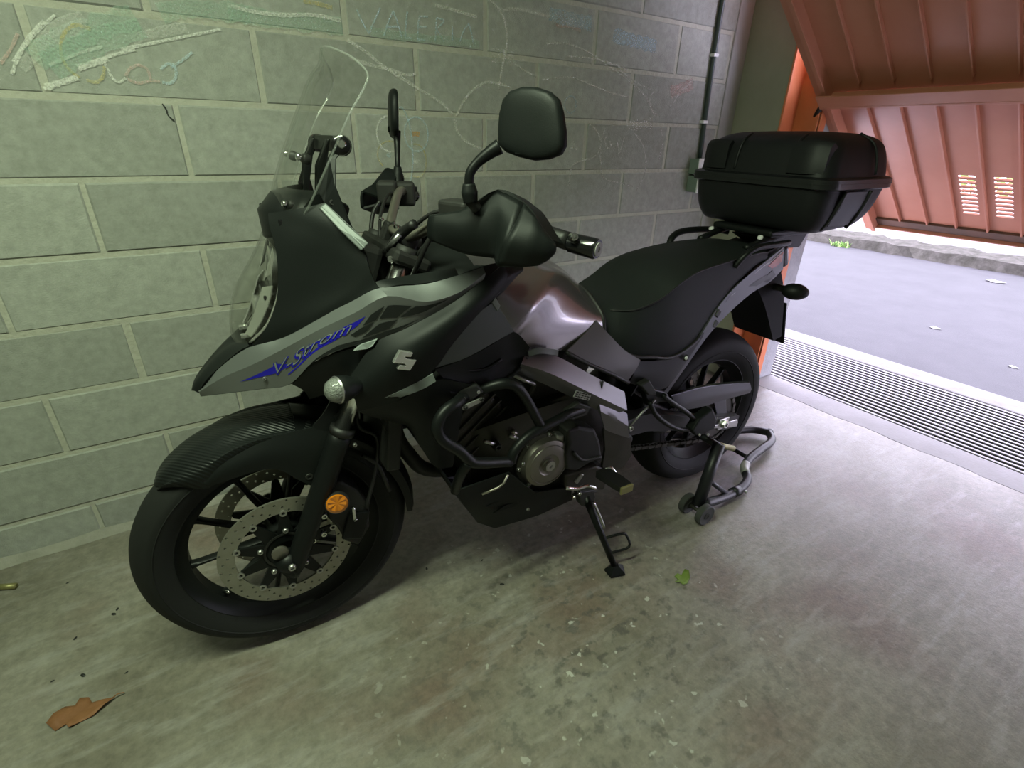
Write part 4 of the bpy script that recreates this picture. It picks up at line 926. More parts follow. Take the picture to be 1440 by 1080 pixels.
# ------------------------------------------------------------------ black shroud with the maker's emblem
rowsS = [[(0.188,-0.196,0.815), (0.244,-0.214,0.891), (0.306,-0.235,0.919), (0.388,-0.246,0.955), (0.468,-0.248,0.999), (0.517,-0.238,1.024)],
         [(0.186,-0.214,0.781), (0.25,-0.25,0.84), (0.313,-0.27,0.888), (0.39,-0.274,0.932), (0.471,-0.262,0.972), (0.524,-0.244,1.004)],
         [(0.192,-0.2,0.736), (0.27,-0.238,0.763), (0.339,-0.258,0.822), (0.388,-0.262,0.879), (0.443,-0.258,0.928), (0.508,-0.246,0.971)]]
for s in (1, -1):
    sh = patch('radiator_shroud', rowsS, 'plastic', bk, t=.006, nu=5, nv=5, s=s)
    patch('shroud_edge', [[(0.192,-0.2,0.736), (0.27,-0.238,0.763), (0.339,-0.258,0.822), (0.388,-0.262,0.879), (0.443,-0.258,0.928), (0.508,-0.246,0.971)], [(0.204,-0.15,0.706), (0.287,-0.19,0.735), (0.363,-0.21,0.796), (0.416,-0.21,0.855), (0.469,-0.21,0.907), (0.538,-0.2,0.954)]], 'plastic', bk, t=.004, nu=4, nv=2, s=s)
    e8 = lambda x, y: None
    em = [(0.271,-0.275,0.886), (0.298,-0.275,0.877), (0.293,-0.275,0.869), (0.281,-0.275,0.872), (0.284,-0.275,0.867), (0.304,-0.275,0.86), (0.289,-0.275,0.84), (0.263,-0.275,0.848), (0.269,-0.275,0.857), (0.282,-0.275,0.852), (0.279,-0.275,0.857), (0.256,-0.275,0.863)]
    prism('emblem', em, (0, .010, 0), 'lamp_silver', sh, bevel=.0012, s=s)
    prism('grey_insert', [(0.197,-0.208,0.875), (0.214,-0.208,0.887), (0.244,-0.222,0.898), (0.232,-0.222,0.884), (0.224,-0.214,0.877)], (0, .006, 0), 'greyinsert', bk, bevel=.001, s=s)
    # black infill with the indicator
    patch('lower_infill', [[(0.082,-0.112,0.787), (0.132,-0.154,0.845), (0.191,-0.19,0.875), (0.246,-0.212,0.89)], [(0.103,-0.11,0.766), (0.141,-0.15,0.806), (0.182,-0.18,0.839), (0.218,-0.198,0.85)], [(0.113,-0.095,0.736), (0.149,-0.13,0.758), (0.177,-0.165,0.779), (0.192,-0.19,0.811)]], 'satin', bk, t=.005, s=s)
    # swoosh strip and the flat lower panel
    patch('grey_swoosh', [[(0.192,-0.204,0.745), (0.257,-0.241,0.78), (0.306,-0.254,0.801), (0.341,-0.262,0.818)], [(0.201,-0.206,0.744), (0.284,-0.246,0.773), (0.32,-0.256,0.785), (0.347,-0.262,0.799)]], 'greyinsert', bk, t=.004, s=s)
    patch('lower_panel', [[(0.19,-0.194,0.736), (0.271,-0.236,0.761), (0.35,-0.252,0.797), (0.418,-0.24,0.77), (0.487,-0.22,0.733)], [(0.219,-0.186,0.711), (0.283,-0.222,0.719), (0.333,-0.235,0.731), (0.39,-0.228,0.713), (0.437,-0.215,0.714)], [(0.278,-0.17,0.672), (0.305,-0.19,0.66), (0.327,-0.195,0.602), (0.362,-0.19,0.53), (0.409,-0.185,0.511)]], 'plastic', bk, t=.005, s=s)
    # grey upper flank and the black scoop under the tank
    patch('grey_flank', [[(0.348,-0.247,0.829), (0.389,-0.252,0.878), (0.439,-0.252,0.924), (0.495,-0.244,0.95)], [(0.353,-0.246,0.824), (0.414,-0.246,0.852), (0.475,-0.24,0.882), (0.527,-0.232,0.908)], [(0.357,-0.244,0.819), (0.428,-0.24,0.83), (0.498,-0.23,0.848), (0.559,-0.22,0.864)]], 'greypanel', bk, t=.005, s=s)
    prism('grey_insert', [(0.487,-0.25,0.949), (0.496,-0.25,0.959), (0.51,-0.246,0.937), (0.503,-0.246,0.926)], (0, .006, 0), 'greyinsert', bk, bevel=.001, s=s)
    patch('side_scoop', [[(0.35,-0.25,0.821), (0.428,-0.24,0.829), (0.498,-0.23,0.846), (0.559,-0.22,0.862), (0.615,-0.204,0.809)], [(0.374,-0.244,0.787), (0.444,-0.222,0.778), (0.517,-0.206,0.782), (0.573,-0.198,0.796), (0.613,-0.196,0.79)], [(0.393,-0.238,0.736), (0.442,-0.224,0.725), (0.507,-0.214,0.726), (0.574,-0.206,0.748), (0.614,-0.198,0.777)]], 'plastic', bk, t=.005, s=s)
    tube('scoop_lip', [(0.458,-0.222,0.731), (0.505,-0.218,0.728), (0.568,-0.21,0.747), (0.61,-0.202,0.778)], .005, 'plastic', bk, seg=8, s=s)
    tube('scoop_slat', [(0.425,-0.226,0.793), (0.483,-0.216,0.78), (0.534,-0.208,0.792)], .0045, 'satin', bk, seg=8, s=s)
    # indicators
    stem = (0.172,-0.205,0.793)
    ic = (0.167,-0.222,0.805); ia = (-.93, -.30, .10)
    ind = lathe('indicator', [(.012, -.045), (.018, -.025), (.0265, -.004), (.0285, .010), (.027, .016)], ic, ia, 'plastic', bk, seg=24, s=s)
    lens = lathe('indicator_lens', [(.0262, .016), (.0258, .022), (.020, .033), (.010, .039), (0, .040)], ic, ia, 'ind_lens', ind, seg=24, s=s)
    lathe('lens_ring', [(.0268, .013), (.0288, .016), (.0268, .019)], ic, ia, 'alloy', ind, seg=24, closed=True, s=s)
    tube('indicator_stem', [(0.197,-0.175,0.767), (0.174,-0.21,0.796)], .014, 'plastic', ind, seg=12, smooth=False, s=s)
# front of the radiator between the shrouds, and the steering head
box('radiator', (.285, 0, .66), (.035, .30, .28), 'dark', bk, rot=Matrix.Rotation(.12, 3, 'Y'), bevel=.006)
for k in range(9): box('radiator_fin', (.262 + .012*(k/8), 0, .55+.027*k), (.006, .28, .006), 'engine', bk, bevel=0)
box('lower_yoke', (.225, 0, .79), (.06, .27, .045), 'dark', bk, rot=Matrix.Rotation(.45, 3, 'Y'), bevel=.01)
box('upper_yoke', (.358, 0, 1.022), (.085, .27, .030), 'dark', bk, rot=Matrix.Rotation(.42, 3, 'Y'), bevel=.008)
tube('steering_stem', [(.24, 0, .76), (.36, 0, 1.03)], .026, 'dark', bk, seg=14, smooth=False)
box('cowl_frame', (.235, 0, .955), (.10, .15, .22), 'dark', bk, rot=Matrix.Rotation(.35, 3, 'Y'), bevel=.015)

# ------------------------------------------------------------------ handlebar, controls, guards, mirrors
hb = [(.560, -.420, 1.098), (.500, -.300, 1.118), (.455, -.215, 1.132), (.430, -.175, 1.120), (.385, -.095, 1.072), (.372, -.05, 1.064)]
hbar = tube('handlebar', hb + [(p[0], -p[1], p[2]) for p in hb[::-1]], .0112, 'bar', bk, seg=14, n=5)
for s in (1, -1):
    box('bar_clamp', (.372, -.055, 1.050), (.048, .030, .052), 'dark', hbar, rot=Matrix.Rotation(.42, 3, 'Y'), bevel=.006, s=s)
    for du in (-.014, .014): bolt('clamp_bolt', (.366+du, -.055, 1.077-du*.4), (-.3, 0, 1), .006, 'chrome', hbar, .007, s=s)
    tube('grip', [(.557, -.414, 1.099), (.528, -.356, 1.109), (.495, -.290, 1.119)], .0165, 'hose', hbar, seg=14, s=s)
    lathe('bar_weight', [(.012, -.035), (.0175, -.030), (.0185, .020), (.0165, .026), (.009, .026)], (.572, -.444, 1.0945), (.42, -1, -.09), 'gloss', hbar, seg=20, s=s)
    lathe('bar_end_cap', [(.0125, .0255), (.0125, .028), (.005, .028), (.005, .0262), (0, .0262)], (.572, -.444, 1.0945), (.42, -1, -.09), 'white_tag', hbar, seg=20, s=s)
    # switch cluster, lever and reservoir
    box('switch_cluster', (.478, -.262, 1.120), (.062, .055, .062), 'dark', hbar, rot=Matrix.Rotation(.3, 3, 'Z'), bevel=.009, s=s, seg=3)
    box('switch_button', (.512, -.275, 1.130), (.018, .02, .014), 'hose', hbar, bevel=.003, s=s)
    box('master_cylinder', (.424, -.232, 1.128), (.05, .075, .056), 'dark', hbar, rot=Matrix.Rotation(.35, 3, 'Z'), bevel=.008, s=s, seg=3)
    bolt('cylinder_bolt', (.402, -.218, 1.116), (-.8, -.5, 0), .011, 'chrome', hbar, .008, s=s)
    tube('lever', [(.428, -.262, 1.116), (.447, -.31, 1.112), (.476, -.36, 1.106), (.510, -.415, 1.098)], .0075, 'alloy', hbar, seg=8, flat=.7, s=s)
    tube('brake_line', [(.405, -.212, 1.118), (.372, -.20, 1.080), (.352, -.17, 1.02), (.345, -.12, .965), (.33, -.08, .90)], .0055, 'hose', hbar, seg=8, s=s)
    tube('cable', [(.440, -.215, 1.130), (.40, -.16, 1.125), (.365, -.11, 1.085), (.345, -.06, 1.04), (.33, -.05, .96)], .0042, 'hose', hbar, seg=8, s=s)
    tube('cable', [(.455, -.235, 1.105), (.41, -.17, 1.085), (.37, -.12, 1.03), (.35, -.09, .94)], .0042, 'hose', hbar, seg=8, s=s)
# cable adjusters and connectors around the clamp
tube('clutch_adjuster', [(0.32,-0.07,1.033), (0.343,-0.1,1.075), (0.364,-0.14,1.102)], .010, 'hose', hbar, seg=10)
tube('clutch_adjuster', [(0.319,-0.085,1.045), (0.339,-0.115,1.078)], .006, 'alloy', hbar, seg=8, smooth=False)
box('ignition_lock', (.395, -.0, 1.045), (.05, .06, .03), 'dark', hbar, rot=Matrix.Rotation(.42, 3, 'Y'), bevel=.008)
box('key_tag', (0.355,-0.1,1.023), (.022, .006, .012), 'white', hbar, rot=Matrix.Rotation(-.3, 3, 'Y'), bevel=.002)
bolt('yoke_bolt', (0.316,-0.115,1.028), (-.4, -1, .3), .008, 'chrome', hbar, .008)
# near-side hand guard and its mirror image
gin = [(0.354,-0.255,1.137), (0.351,-0.255,1.114), (0.35,-0.255,1.094), (0.37,-0.27,1.079)]
gA = [(0.359,-0.24,1.13), (0.355,-0.24,1.115), (0.354,-0.24,1.096), (0.355,-0.245,1.089)]
gB = [(0.403,-0.285,1.142), (0.394,-0.295,1.122), (0.396,-0.298,1.097), (0.409,-0.29,1.067)]
gC = [(0.456,-0.33,1.18), (0.445,-0.35,1.151), (0.44,-0.356,1.109), (0.444,-0.345,1.066)]
gD = [(0.482,-0.378,1.162), (0.454,-0.398,1.133), (0.433,-0.404,1.105), (0.427,-0.385,1.062)]
gE = [(0.488,-0.405,1.144), (0.477,-0.425,1.124), (0.465,-0.43,1.096), (0.461,-0.415,1.064)]
gF = [(0.496,-0.422,1.122), (0.495,-0.438,1.109), (0.492,-0.44,1.089), (0.485,-0.428,1.067)]
gG = [(0.506,-0.43,1.107), (0.509,-0.442,1.099), (0.508,-0.442,1.088), (0.497,-0.434,1.074)]
for s in (1, -1):
    hg = patch('hand_guard', [gA, gB, gC, gD], 'plastic', bk, t=.006, nu=4, nv=4, sv=False, s=s, split=0)
    patch('guard_flank', [gD, gE, gF, gG], 'plastic', hg, t=.006, nu=4, nv=4, sv=False, s=s, split=0)
    top = [Vector(r[0]) for r in (gA, gB, gC, gD, gE, gF, gG)]
    patch('guard_lip', [top, [p + Vector((.035, .012, -.012)) for p in top]], 'plastic', hg, t=.005, nu=4, nv=2, s=s)
    bot = [Vector(r[-1]) for r in (gA, gB, gC, gD, gE, gF)]
    patch('guard_lip', [bot, [p + Vector((.040, .016, .010)) for p in bot]], 'plastic', hg, t=.005, nu=4, nv=2, s=s)
    tube('guard_ridge', [gD[0], gD[1], gD[2], gD[3]], .0022, 'plastic', hg, seg=6, n=3, s=s)
    bolt('guard_bolt', (.548, -.436, 1.110), (-.2, -1, .3), .008, 'chrome', hg, .012, s=s)
    # mirror
    c = (.492, -.378, 1.286); n = (-.87, -.49, .06)
    out = [(0.4732,-0.3388,1.3346), (0.4853,-0.3594,1.3401), (0.4981,-0.3824,1.3386), (0.5093,-0.4031,1.3322), (0.5167,-0.4175,1.3212), (0.5197,-0.425,1.3033), (0.5221,-0.4326,1.2762), (0.522,-0.4352,1.2546),
           (0.5183,-0.4299,1.2429), (0.5074,-0.4115,1.2347), (0.4942,-0.3885,1.2316), (0.4793,-0.3616,1.236), (0.4669,-0.3388,1.2429), (0.4601,-0.3254,1.2536), (0.46,-0.3226,1.2744), (0.4621,-0.3231,1.3014), (0.4662,-0.3277,1.3224)]
    out = [flipy(p, s) for p in out]; nv_ = flipy(n, s).normalized()
    cen = sum(out, Vector())/len(out)
    if s == -1:      # the far mirror is swung a little further round and sits higher
        R_ = Matrix.Rotation(math.radians(15), 3, 'Z'); sh_ = Vector((.010, 0, .031))
        out = [cen + R_ @ ((p-cen)*1.12) + sh_ for p in out]; nv_ = R_ @ nv_; cen = cen + sh_
    rg = []
    for off, k in ((-.010, .97), (-.006, 1.0), (.001, 1.0), (.007, .95), (.0105, .86), (.0125, .6), (.013, .3)):
        rg.append([cen + (Vector(p)-cen)*k + nv_*off for p in out])
    mi = loft('mirror', rg, 'plastic', bk, n=2)
    gl_ = [cen + (Vector(p)-cen)*.93 - nv_*.0102 for p in out]
    prism('mirror_glass', gl_, tuple(-nv_*.001), 'chrome', mi, bevel=0)
    prism('moulded_mark', [cen + nv_*.010 + Vector(q) for q in ((-.012,.02*s,-.03), (.008,-.016*s,-.03), (.008,-.016*s,-.045), (-.012,.02*s,-.045))], tuple(nv_*.002), 'satin', mi, bevel=.001)
    if s == 1:
        tube('mirror_arm', [(0.447,-0.352,1.252), (0.433,-0.345,1.243), (0.414,-0.335,1.227), (0.402,-0.33,1.21), (0.4,-0.328,1.189)], .0085, 'satin', mi, seg=10, radii=[.013, .011, .0085, .0085, .0085], s=s)
        tube('mirror_boot', [(0.4,-0.328,1.193), (0.401,-0.328,1.179), (0.403,-0.328,1.162)], .014, 'plastic', mi, seg=12, radii=[.0105, .0145, .0125], s=s)
        tube('mirror_base', [(0.403,-0.328,1.164), (.462, -.278, 1.120)], .010, 'dark', mi, seg=10, smooth=False, s=s)
    else:
        tube('mirror_arm', [(.500, .352, 1.275), (.497, .345, 1.245), (.488, .325, 1.205), (.484, .318, 1.175)], .0085, 'satin', mi, seg=10, radii=[.012, .009, .0075, .0075])
        tube('mirror_boot', [(.485, .319, 1.185), (.482, .314, 1.165), (.478, .305, 1.140)], .014, 'plastic', mi, seg=12, radii=[.0105, .0145, .0125])
        tube('mirror_base', [(.479, .307, 1.145), (.462, .278, 1.120)], .010, 'dark', mi, seg=10, smooth=False)

# ------------------------------------------------------------------ tank
# columns from the lower edge to the crown; the crease runs diagonally from low at the front to high at the rear
def tanksec(u, zl, wl_, zd, wd_, zc, wc, zu, wu, zt):
    h = [(u, -wl_, zl), (u, -wd_, zd), (u, -wc, zc), (u, -wu, zu), (u, -wu*.5, (zu+2*zt)/3+.002), (u, 0, zt)]
    return h + [(p[0], -p[1], p[2]) for p in h[-2::-1]]
tk = [tanksec(.50, .790, .180, .812, .192, .838, .206, .975, .168, 1.040), tanksec(.555, .785, .186, .826, .203, .868, .216, .982, .165, 1.047), tanksec(.625, .780, .190, .846, .195, .915, .199, .985, .140, 1.040), tanksec(.69, .772, .182, .852, .180, .947, .160, .985, .104, 1.016),
      tanksec(.76, .762, .168, .848, .163, .944, .118, .962, .072, .980), tanksec(.83, .758, .155, .836, .148, .908, .090, .924, .054, .936), tanksec(.895, .760, .145, .822, .130, .862, .072, .874, .042, .880)]
tn = patch('fuel_tank', tk, 'tank', bk, t=.004, nu=4, nv=4)
tag(tn, 'metallic grey fuel tank')
# black rubber edge where the tank meets the seat, filler cap
tube('tank_edge', [(p[0]+.004, p[1], p[2]) for p in tk[-1]], .006, 'hose', tn, seg=8, n=4)
lathe('filler_cap', [(.058, 0), (.058, .006), (.050, .012), (.030, .013), (0, .013)], (.60, 0, 1.040), (-.12, 0, 1), 'dark', tn, seg=28)
# black tank top trim towards the handlebar
loft('tank_trim', [[(u_, -w1, z1), (u_, -w2, z2), (u_, -w3, z3), (u_, 0, z4), (u_, w3, z3), (u_, w2, z2), (u_, w1, z1)] for u_, w1, z1, w2, z2, w3, z3, z4 in ((.375, .10, .82, .105, .93, .09, .985, .998), (.42, .15, .81, .165, .93, .13, .985, 1.018), (.48, .185, .80, .205, .925, .170, .990, 1.042), (.525, .195, .80, .215, .915, .178, .990, 1.052))], 'plastic', bk, n=4, closed=False, cap=False)
for s in (1, -1):
    # black flank between the shroud and the tank, running up under the hand guard
    patch('tank_flank', [[(0.413,-0.228,1.007), (0.502,-0.215,1.021), (0.587,-0.19,1.014)], [(0.47,-0.244,0.996), (0.53,-0.234,0.998), (0.588,-0.205,1.001)], [(0.489,-0.24,0.947), (0.521,-0.232,0.964), (0.573,-0.208,0.992)]], 'plastic', bk, t=.005, s=s)
    patch('inner_fairing', [[(0.248,-0.2,1.004), (0.273,-0.2,1.008), (0.326,-0.195,1.01), (0.426,-0.2,1.016)], [(0.26,-0.214,0.995), (0.294,-0.222,1), (0.352,-0.226,0.999), (0.42,-0.23,1.008)]], 'plastic', bk, t=.004, s=s)

# ------------------------------------------------------------------ seat
def seatsec(u, zt, wt, zs, ws_, zl, wl_):
    h = [(u, -wl_*.96, zl-.012), (u, -wl_, zl), (u, -(ws_+wl_)/2-.006, (zs+zl)/2), (u, -ws_, zs), (u, -wt, zt-.004), (u, 0, zt)]
    return h + [(p[0], -p[1], p[2]) for p in h[-2::-1]]
ss = [seatsec(.868, .868, .03, .855, .062, .835, .080), seatsec(.895, .862, .04, .845, .085, .790, .115), seatsec(.94, .848, .055, .828, .110, .738, .148), seatsec(1.00, .850, .08, .830, .145, .700, .165), seatsec(1.08, .878, .09, .856, .160, .684, .170), seatsec(1.145, .920, .095, .892, .162, .668, .168), seatsec(1.22, .945, .095, .918, .156, .676, .160),
      seatsec(1.31, .957, .09, .930, .150, .715, .145), seatsec(1.42, .963, .085, .938, .140, .830, .134), seatsec(1.54, .962, .075, .942, .122, .898, .118), seatsec(1.60, .955, .07, .938, .112, .905, .108)]
se = loft('seat', ss, 'seat', bk, n=4)
tag(se, 'long black vinyl seat')
tube('seat_seam', [(p[3][0], p[3][1]-.002, p[3][2]+.001) for p in ss[2:]], .0022, 'hose', se, seg=6)
tube('seat_edge', [(p[1][0], p[1][1]-.002, p[1][2]-.004) for p in ss[1:]], .006, 'hose', se, seg=8)
# grab rails
for s in (1, -1):
    tube('grab_rail', [(1.405, -.140, .915), (1.425, -.155, .952), (1.47, -.160, .972), (1.56, -.160, .975), (1.64, -.145, .972), (1.68, -.12, .965)], .0125, 'satin', bk, seg=10, s=s, flat=.8)
# side covers below the tank, tail panels
for s in (1, -1):
    sc_ = patch('side_cover', [[(0.863,-0.146,0.82), (0.908,-0.16,0.771), (0.96,-0.168,0.722), (1.023,-0.172,0.682)], [(0.8,-0.166,0.789), (0.868,-0.178,0.734), (0.936,-0.184,0.686), (1.001,-0.18,0.657)], [(0.741,-0.184,0.766), (0.821,-0.19,0.718), (0.9,-0.192,0.674), (0.969,-0.186,0.632)]], 'cover_brown', bk, t=.005, s=s)
    tube('cover_edge', [(0.74,-0.186,0.763), (0.82,-0.192,0.714), (0.898,-0.194,0.671), (0.976,-0.186,0.623)], .006, 'hose', sc_, seg=8, s=s)
    patch('tail_cover', [[(1.004,-0.172,0.681), (1.083,-0.172,0.668), (1.18,-0.166,0.661), (1.26,-0.156,0.684), (1.31,-0.15,0.72)], [(0.994,-0.18,0.645), (1.075,-0.174,0.621), (1.174,-0.166,0.616), (1.248,-0.158,0.648), (1.305,-0.152,0.704)], [(0.986,-0.176,0.617), (1.072,-0.17,0.578), (1.158,-0.164,0.556), (1.226,-0.158,0.607), (1.299,-0.152,0.691)]], 'satin', bk, t=.005, s=s)
    bolt('cover_bolt', (1.222,-0.17,0.65), (0, -1, 0), .011, 'dark', bk, .006, s=s)
    bolt('cover_bolt', (1.218,-0.173,0.652), (0, -1, 0), .006, 'white', bk, .006, s=s)
    tl = patch('tail_panel', [[(1.148,-0.158,0.527), (1.22,-0.158,0.603), (1.303,-0.15,0.719), (1.375,-0.142,0.804), (1.462,-0.134,0.862), (1.585,-0.118,0.91), (1.704,-0.096,0.948)], [(1.181,-0.156,0.529), (1.251,-0.156,0.616), (1.339,-0.15,0.708), (1.433,-0.142,0.769), (1.532,-0.132,0.813), (1.642,-0.116,0.835), (1.729,-0.096,0.867)]], 'tail', bk, t=.006, s=s)
    tag(tl, 'grey tail panel') if s == 1 else None
    tube('tail_line', [(1.42,-0.14,0.819), (1.481,-0.133,0.852), (1.553,-0.124,0.886), (1.65,-0.11,0.917), (1.705,-0.098,0.939)], .0028, 'alloy', tl, seg=6, s=s)
    patch('tail_graphic', [[(1.452,-0.137,0.819), (1.528,-0.131,0.847), (1.611,-0.12,0.864)], [(1.448,-0.137,0.81), (1.543,-0.13,0.83), (1.632,-0.119,0.852)]], 'black_decal', tl, t=.004, s=s)
    patch('tail_graphic', [[(1.585,-0.124,0.839), (1.611,-0.121,0.86), (1.644,-0.115,0.875)], [(1.607,-0.122,0.826), (1.637,-0.118,0.841), (1.671,-0.112,0.856)]], 'black_decal', tl, t=.004, s=s)
    patch('tail_light_side', [[(1.61,-0.118,0.893), (1.661,-0.108,0.915), (1.705,-0.098,0.929)], [(1.647,-0.112,0.879), (1.693,-0.103,0.892), (1.722,-0.095,0.908)]], 'red_lens', tl, t=.004, s=s)
    for q in ((1.362,-0.15,0.77), (1.358,-0.151,0.735)): box('tail_vent', q, (.018, .004, .024), 'hose', tl, rot=Matrix.Rotation(.6, 3, 'Y'), bevel=.003, s=s)
loft('tail_body', [[(1.20, -.12, .70), (1.20, -.12, .86), (1.20, .12, .86), (1.20, .12, .70)], [(1.45, -.115, .80), (1.45, -.115, .91), (1.45, .115, .91), (1.45, .115, .80)], [(1.68, -.085, .88), (1.68, -.09, .945), (1.68, .09, .945), (1.68, .085, .88)], [(1.76, -.06, .90), (1.76, -.06, .945), (1.76, .06, .945), (1.76, .06, .90)]], 'dark', bk, n=3)
tl2 = box('tail_light', (1.775, 0, .905), (.03, .15, .07), 'red_lens', bk, rot=Matrix.Rotation(-.4, 3, 'Y'), bevel=.012, seg=3)
box('tail_light_bezel', (1.760, 0, .905), (.03, .165, .085), 'gloss', tl2, rot=Matrix.Rotation(-.4, 3, 'Y'), bevel=.012, seg=3)
# number plate hanger
pl = loft('plate_hanger', [[(1.60, -.075, .845), (1.60, .075, .845), (1.74, .075, .88), (1.74, -.075, .88)], [(1.70, -.085, .73), (1.70, .085, .73), (1.80, .085, .76), (1.80, -.085, .76)], [(1.80, -.09, .58), (1.80, .09, .58), (1.845, .09, .59), (1.845, -.09, .59)]], 'hanger', bk, n=3)
box('number_plate', (1.850, 0, .64), (.006, .18, .18), 'case', bk, rot=Matrix.Rotation(-.30, 3, 'Y'), bevel=.002)
for s in (1, -1):
    tube('indicator_stem', [(1.73, -.05, .80), (1.745, -.115, .797)], .012, 'hose', bk, seg=10, smooth=False, s=s)
    ri = loft('indicator', [[Vector((1.748 + .035*math.cos(t)*k + .018*(o), -.108-.082*o, .794 + .028*math.sin(t)*k)) for t in [i*math.pi/8 for i in range(16)]] for o, k in ((0, .25), (.12, .72), (.35, 1.0), (.65, .98), (.9, .6), (1.0, .2))], 'plastic', bk, n=3, s=s)

# ------------------------------------------------------------------ top case on its rack
rk = empty('top_case', (0, 0, 0)); rk.parent = bk
bpy.data.objects.remove(rk)
def casering(z, u0, u1, hw, hr, rc):
    """rounded plan outline: flat front at u0, slightly narrower and rounder rear at u1"""
    pts = []
    for cx, cy, a0, r in ((u1-rc*1.35, hr-rc*1.35, 0, rc*1.35), (u0+rc, hw-rc, 90, rc), (u0+rc, -(hw-rc), 180, rc), (u1-rc*1.35, -(hr-rc*1.35), 270, rc*1.35)):
        for k in range(6):
            a = math.radians(a0 + 90*k/5); pts.append((cx + r*math.cos(a), cy + r*math.sin(a), z))
    return pts
CU0, CU1, CW = 1.580, 2.000, .266
cs = loft('top_case', [casering(1.010, CU0+.055, CU1-.07, CW-.070, CW-.10, .05), casering(1.015, CU0+.036, CU1-.05, CW-.050, CW-.08, .055), casering(1.035, CU0+.022, CU1-.034, CW-.034, CW-.058, .06), casering(1.075, CU0+.012, CU1-.018, CW-.020, CW-.038, .06), casering(1.150, CU0+.006, CU1-.006, CW-.010, CW-.022, .06)], 'case', bk, n=3)
tag(cs, 'black hard top case with rim')
lid = loft('lid', [casering(1.168, CU0+.010, CU1-.008, CW-.012, CW-.024, .06), casering(1.220, CU0+.018, CU1-.014, CW-.022, CW-.034, .06), casering(1.262, CU0+.030, CU1-.026, CW-.034, CW-.046, .06), casering(1.286, CU0+.052, CU1-.046, CW-.056, CW-.066, .06), casering(1.300, CU0+.095, CU1-.09, CW-.10, CW-.11, .05), casering(1.305, CU0+.17, CU1-.16, CW-.18, CW-.19, .03)], 'case', cs, n=3)
loft('rim_band', [casering(1.142, CU0+.004, CU1, CW-.004, CW-.018, .06), casering(1.146, CU0-.004, CU1+.008, CW+.004, CW-.010, .062), casering(1.172, CU0-.004, CU1+.008, CW+.004, CW-.010, .062), casering(1.178, CU0+.006, CU1, CW-.004, CW-.018, .06)], 'case_edge', cs, n=1)
loft('rim_groove', [casering(1.158, CU0-.0055, CU1+.0095, CW+.0055, CW-.0085, .062), casering(1.161, CU0-.0055, CU1+.0095, CW+.0055, CW-.0085, .062)], 'case_edge', cs, n=1)
for s in (1, -1):
    # raised corner panels of the lid and the straps of the tub
    loft('lid_corner', [[(CU0+.012+o, -(CW-.15), 1.182+h) for o, h in ((0,0), (-.006,.004), (-.002,.075), (.012,.092), (.03,.08), (.03,0))], [(CU0+.012+o, -(CW-.085), 1.182+h) for o, h in ((0,0), (-.006,.004), (-.002,.078), (.012,.095), (.03,.08), (.03,0))], [(CU0+.030+o, -(CW-.040), 1.182+h) for o, h in ((0,0), (-.006,.004), (-.002,.075), (.012,.09), (.03,.08), (.03,0))]], 'case', lid, n=3, s=s)
    for uu in (CU0+.105, CU0+.245):
        tube('tub_rib', [(uu, -(CW-.004), 1.140), (uu-.003, -(CW-.012), 1.10), (uu-.006, -(CW-.026), 1.055), (uu-.010, -(CW-.044), 1.022)], .0065, 'case_edge', cs, seg=8, s=s)
    patch('tub_panel', [[(CU0+.115, -(CW-.008), 1.138), (CU0+.175, -(CW-.008), 1.138), (CU0+.235, -(CW-.010), 1.138)], [(CU0+.112, -(CW-.016), 1.09), (CU0+.172, -(CW-.016), 1.09), (CU0+.232, -(CW-.018), 1.09)], [(CU0+.106, -(CW-.034), 1.035), (CU0+.166, -(CW-.034), 1.035), (CU0+.226, -(CW-.038), 1.035)]], 'case_edge', cs, t=.008, s=s)
    tube('lid_rib', [(CU0+.26, -(CW-.014), 1.185), (CU0+.26, -(CW-.026), 1.235), (CU0+.255, -(CW-.046), 1.275), (CU0+.25, -(CW-.09), 1.300)], .0045, 'case', lid, seg=8, s=s)
    tube('lid_rib', [(CU0+.014, .10*s-.02, 1.185), (CU0+.020, .10*s-.02, 1.235), (CU0+.036, .10*s-.02, 1.275), (CU0+.07, .10*s-.02, 1.294)], .005, 'case', lid, seg=8)
box('latch', (CU1+.004, 0, 1.13), (.02, .12, .09), 'case_edge', cs, bevel=.008, seg=3)
# rack between tail and case
box('rack_plate', (1.735, 0, .998), (.30, .24, .022), 'satin', bk, bevel=.008, seg=3)
for s in (1, -1):
    tube('rack_arm', [(1.50, -.095, .955), (1.60, -.10, .978), (1.70, -.095, .990), (1.86, -.08, .990)], .011, 'satin', bk, seg=10, s=s)
    bolt('rack_bolt', (1.56, -.10, .985), (-.3, -.2, 1), .009, 'white', bk, .008, s=s)
    bolt('rack_bolt', (1.685, -.105, .995), (-.3, -.8, 1), .008, 'white', bk, .008, s=s)
prism('rack_bracket', [(1.63,-0.075,0.976), (1.762,-0.075,0.98), (1.872,-0.075,0.993), (1.837,-0.075,0.93), (1.725,-0.075,0.933)], (0, .15, 0), 'satin', bk, bevel=.006)

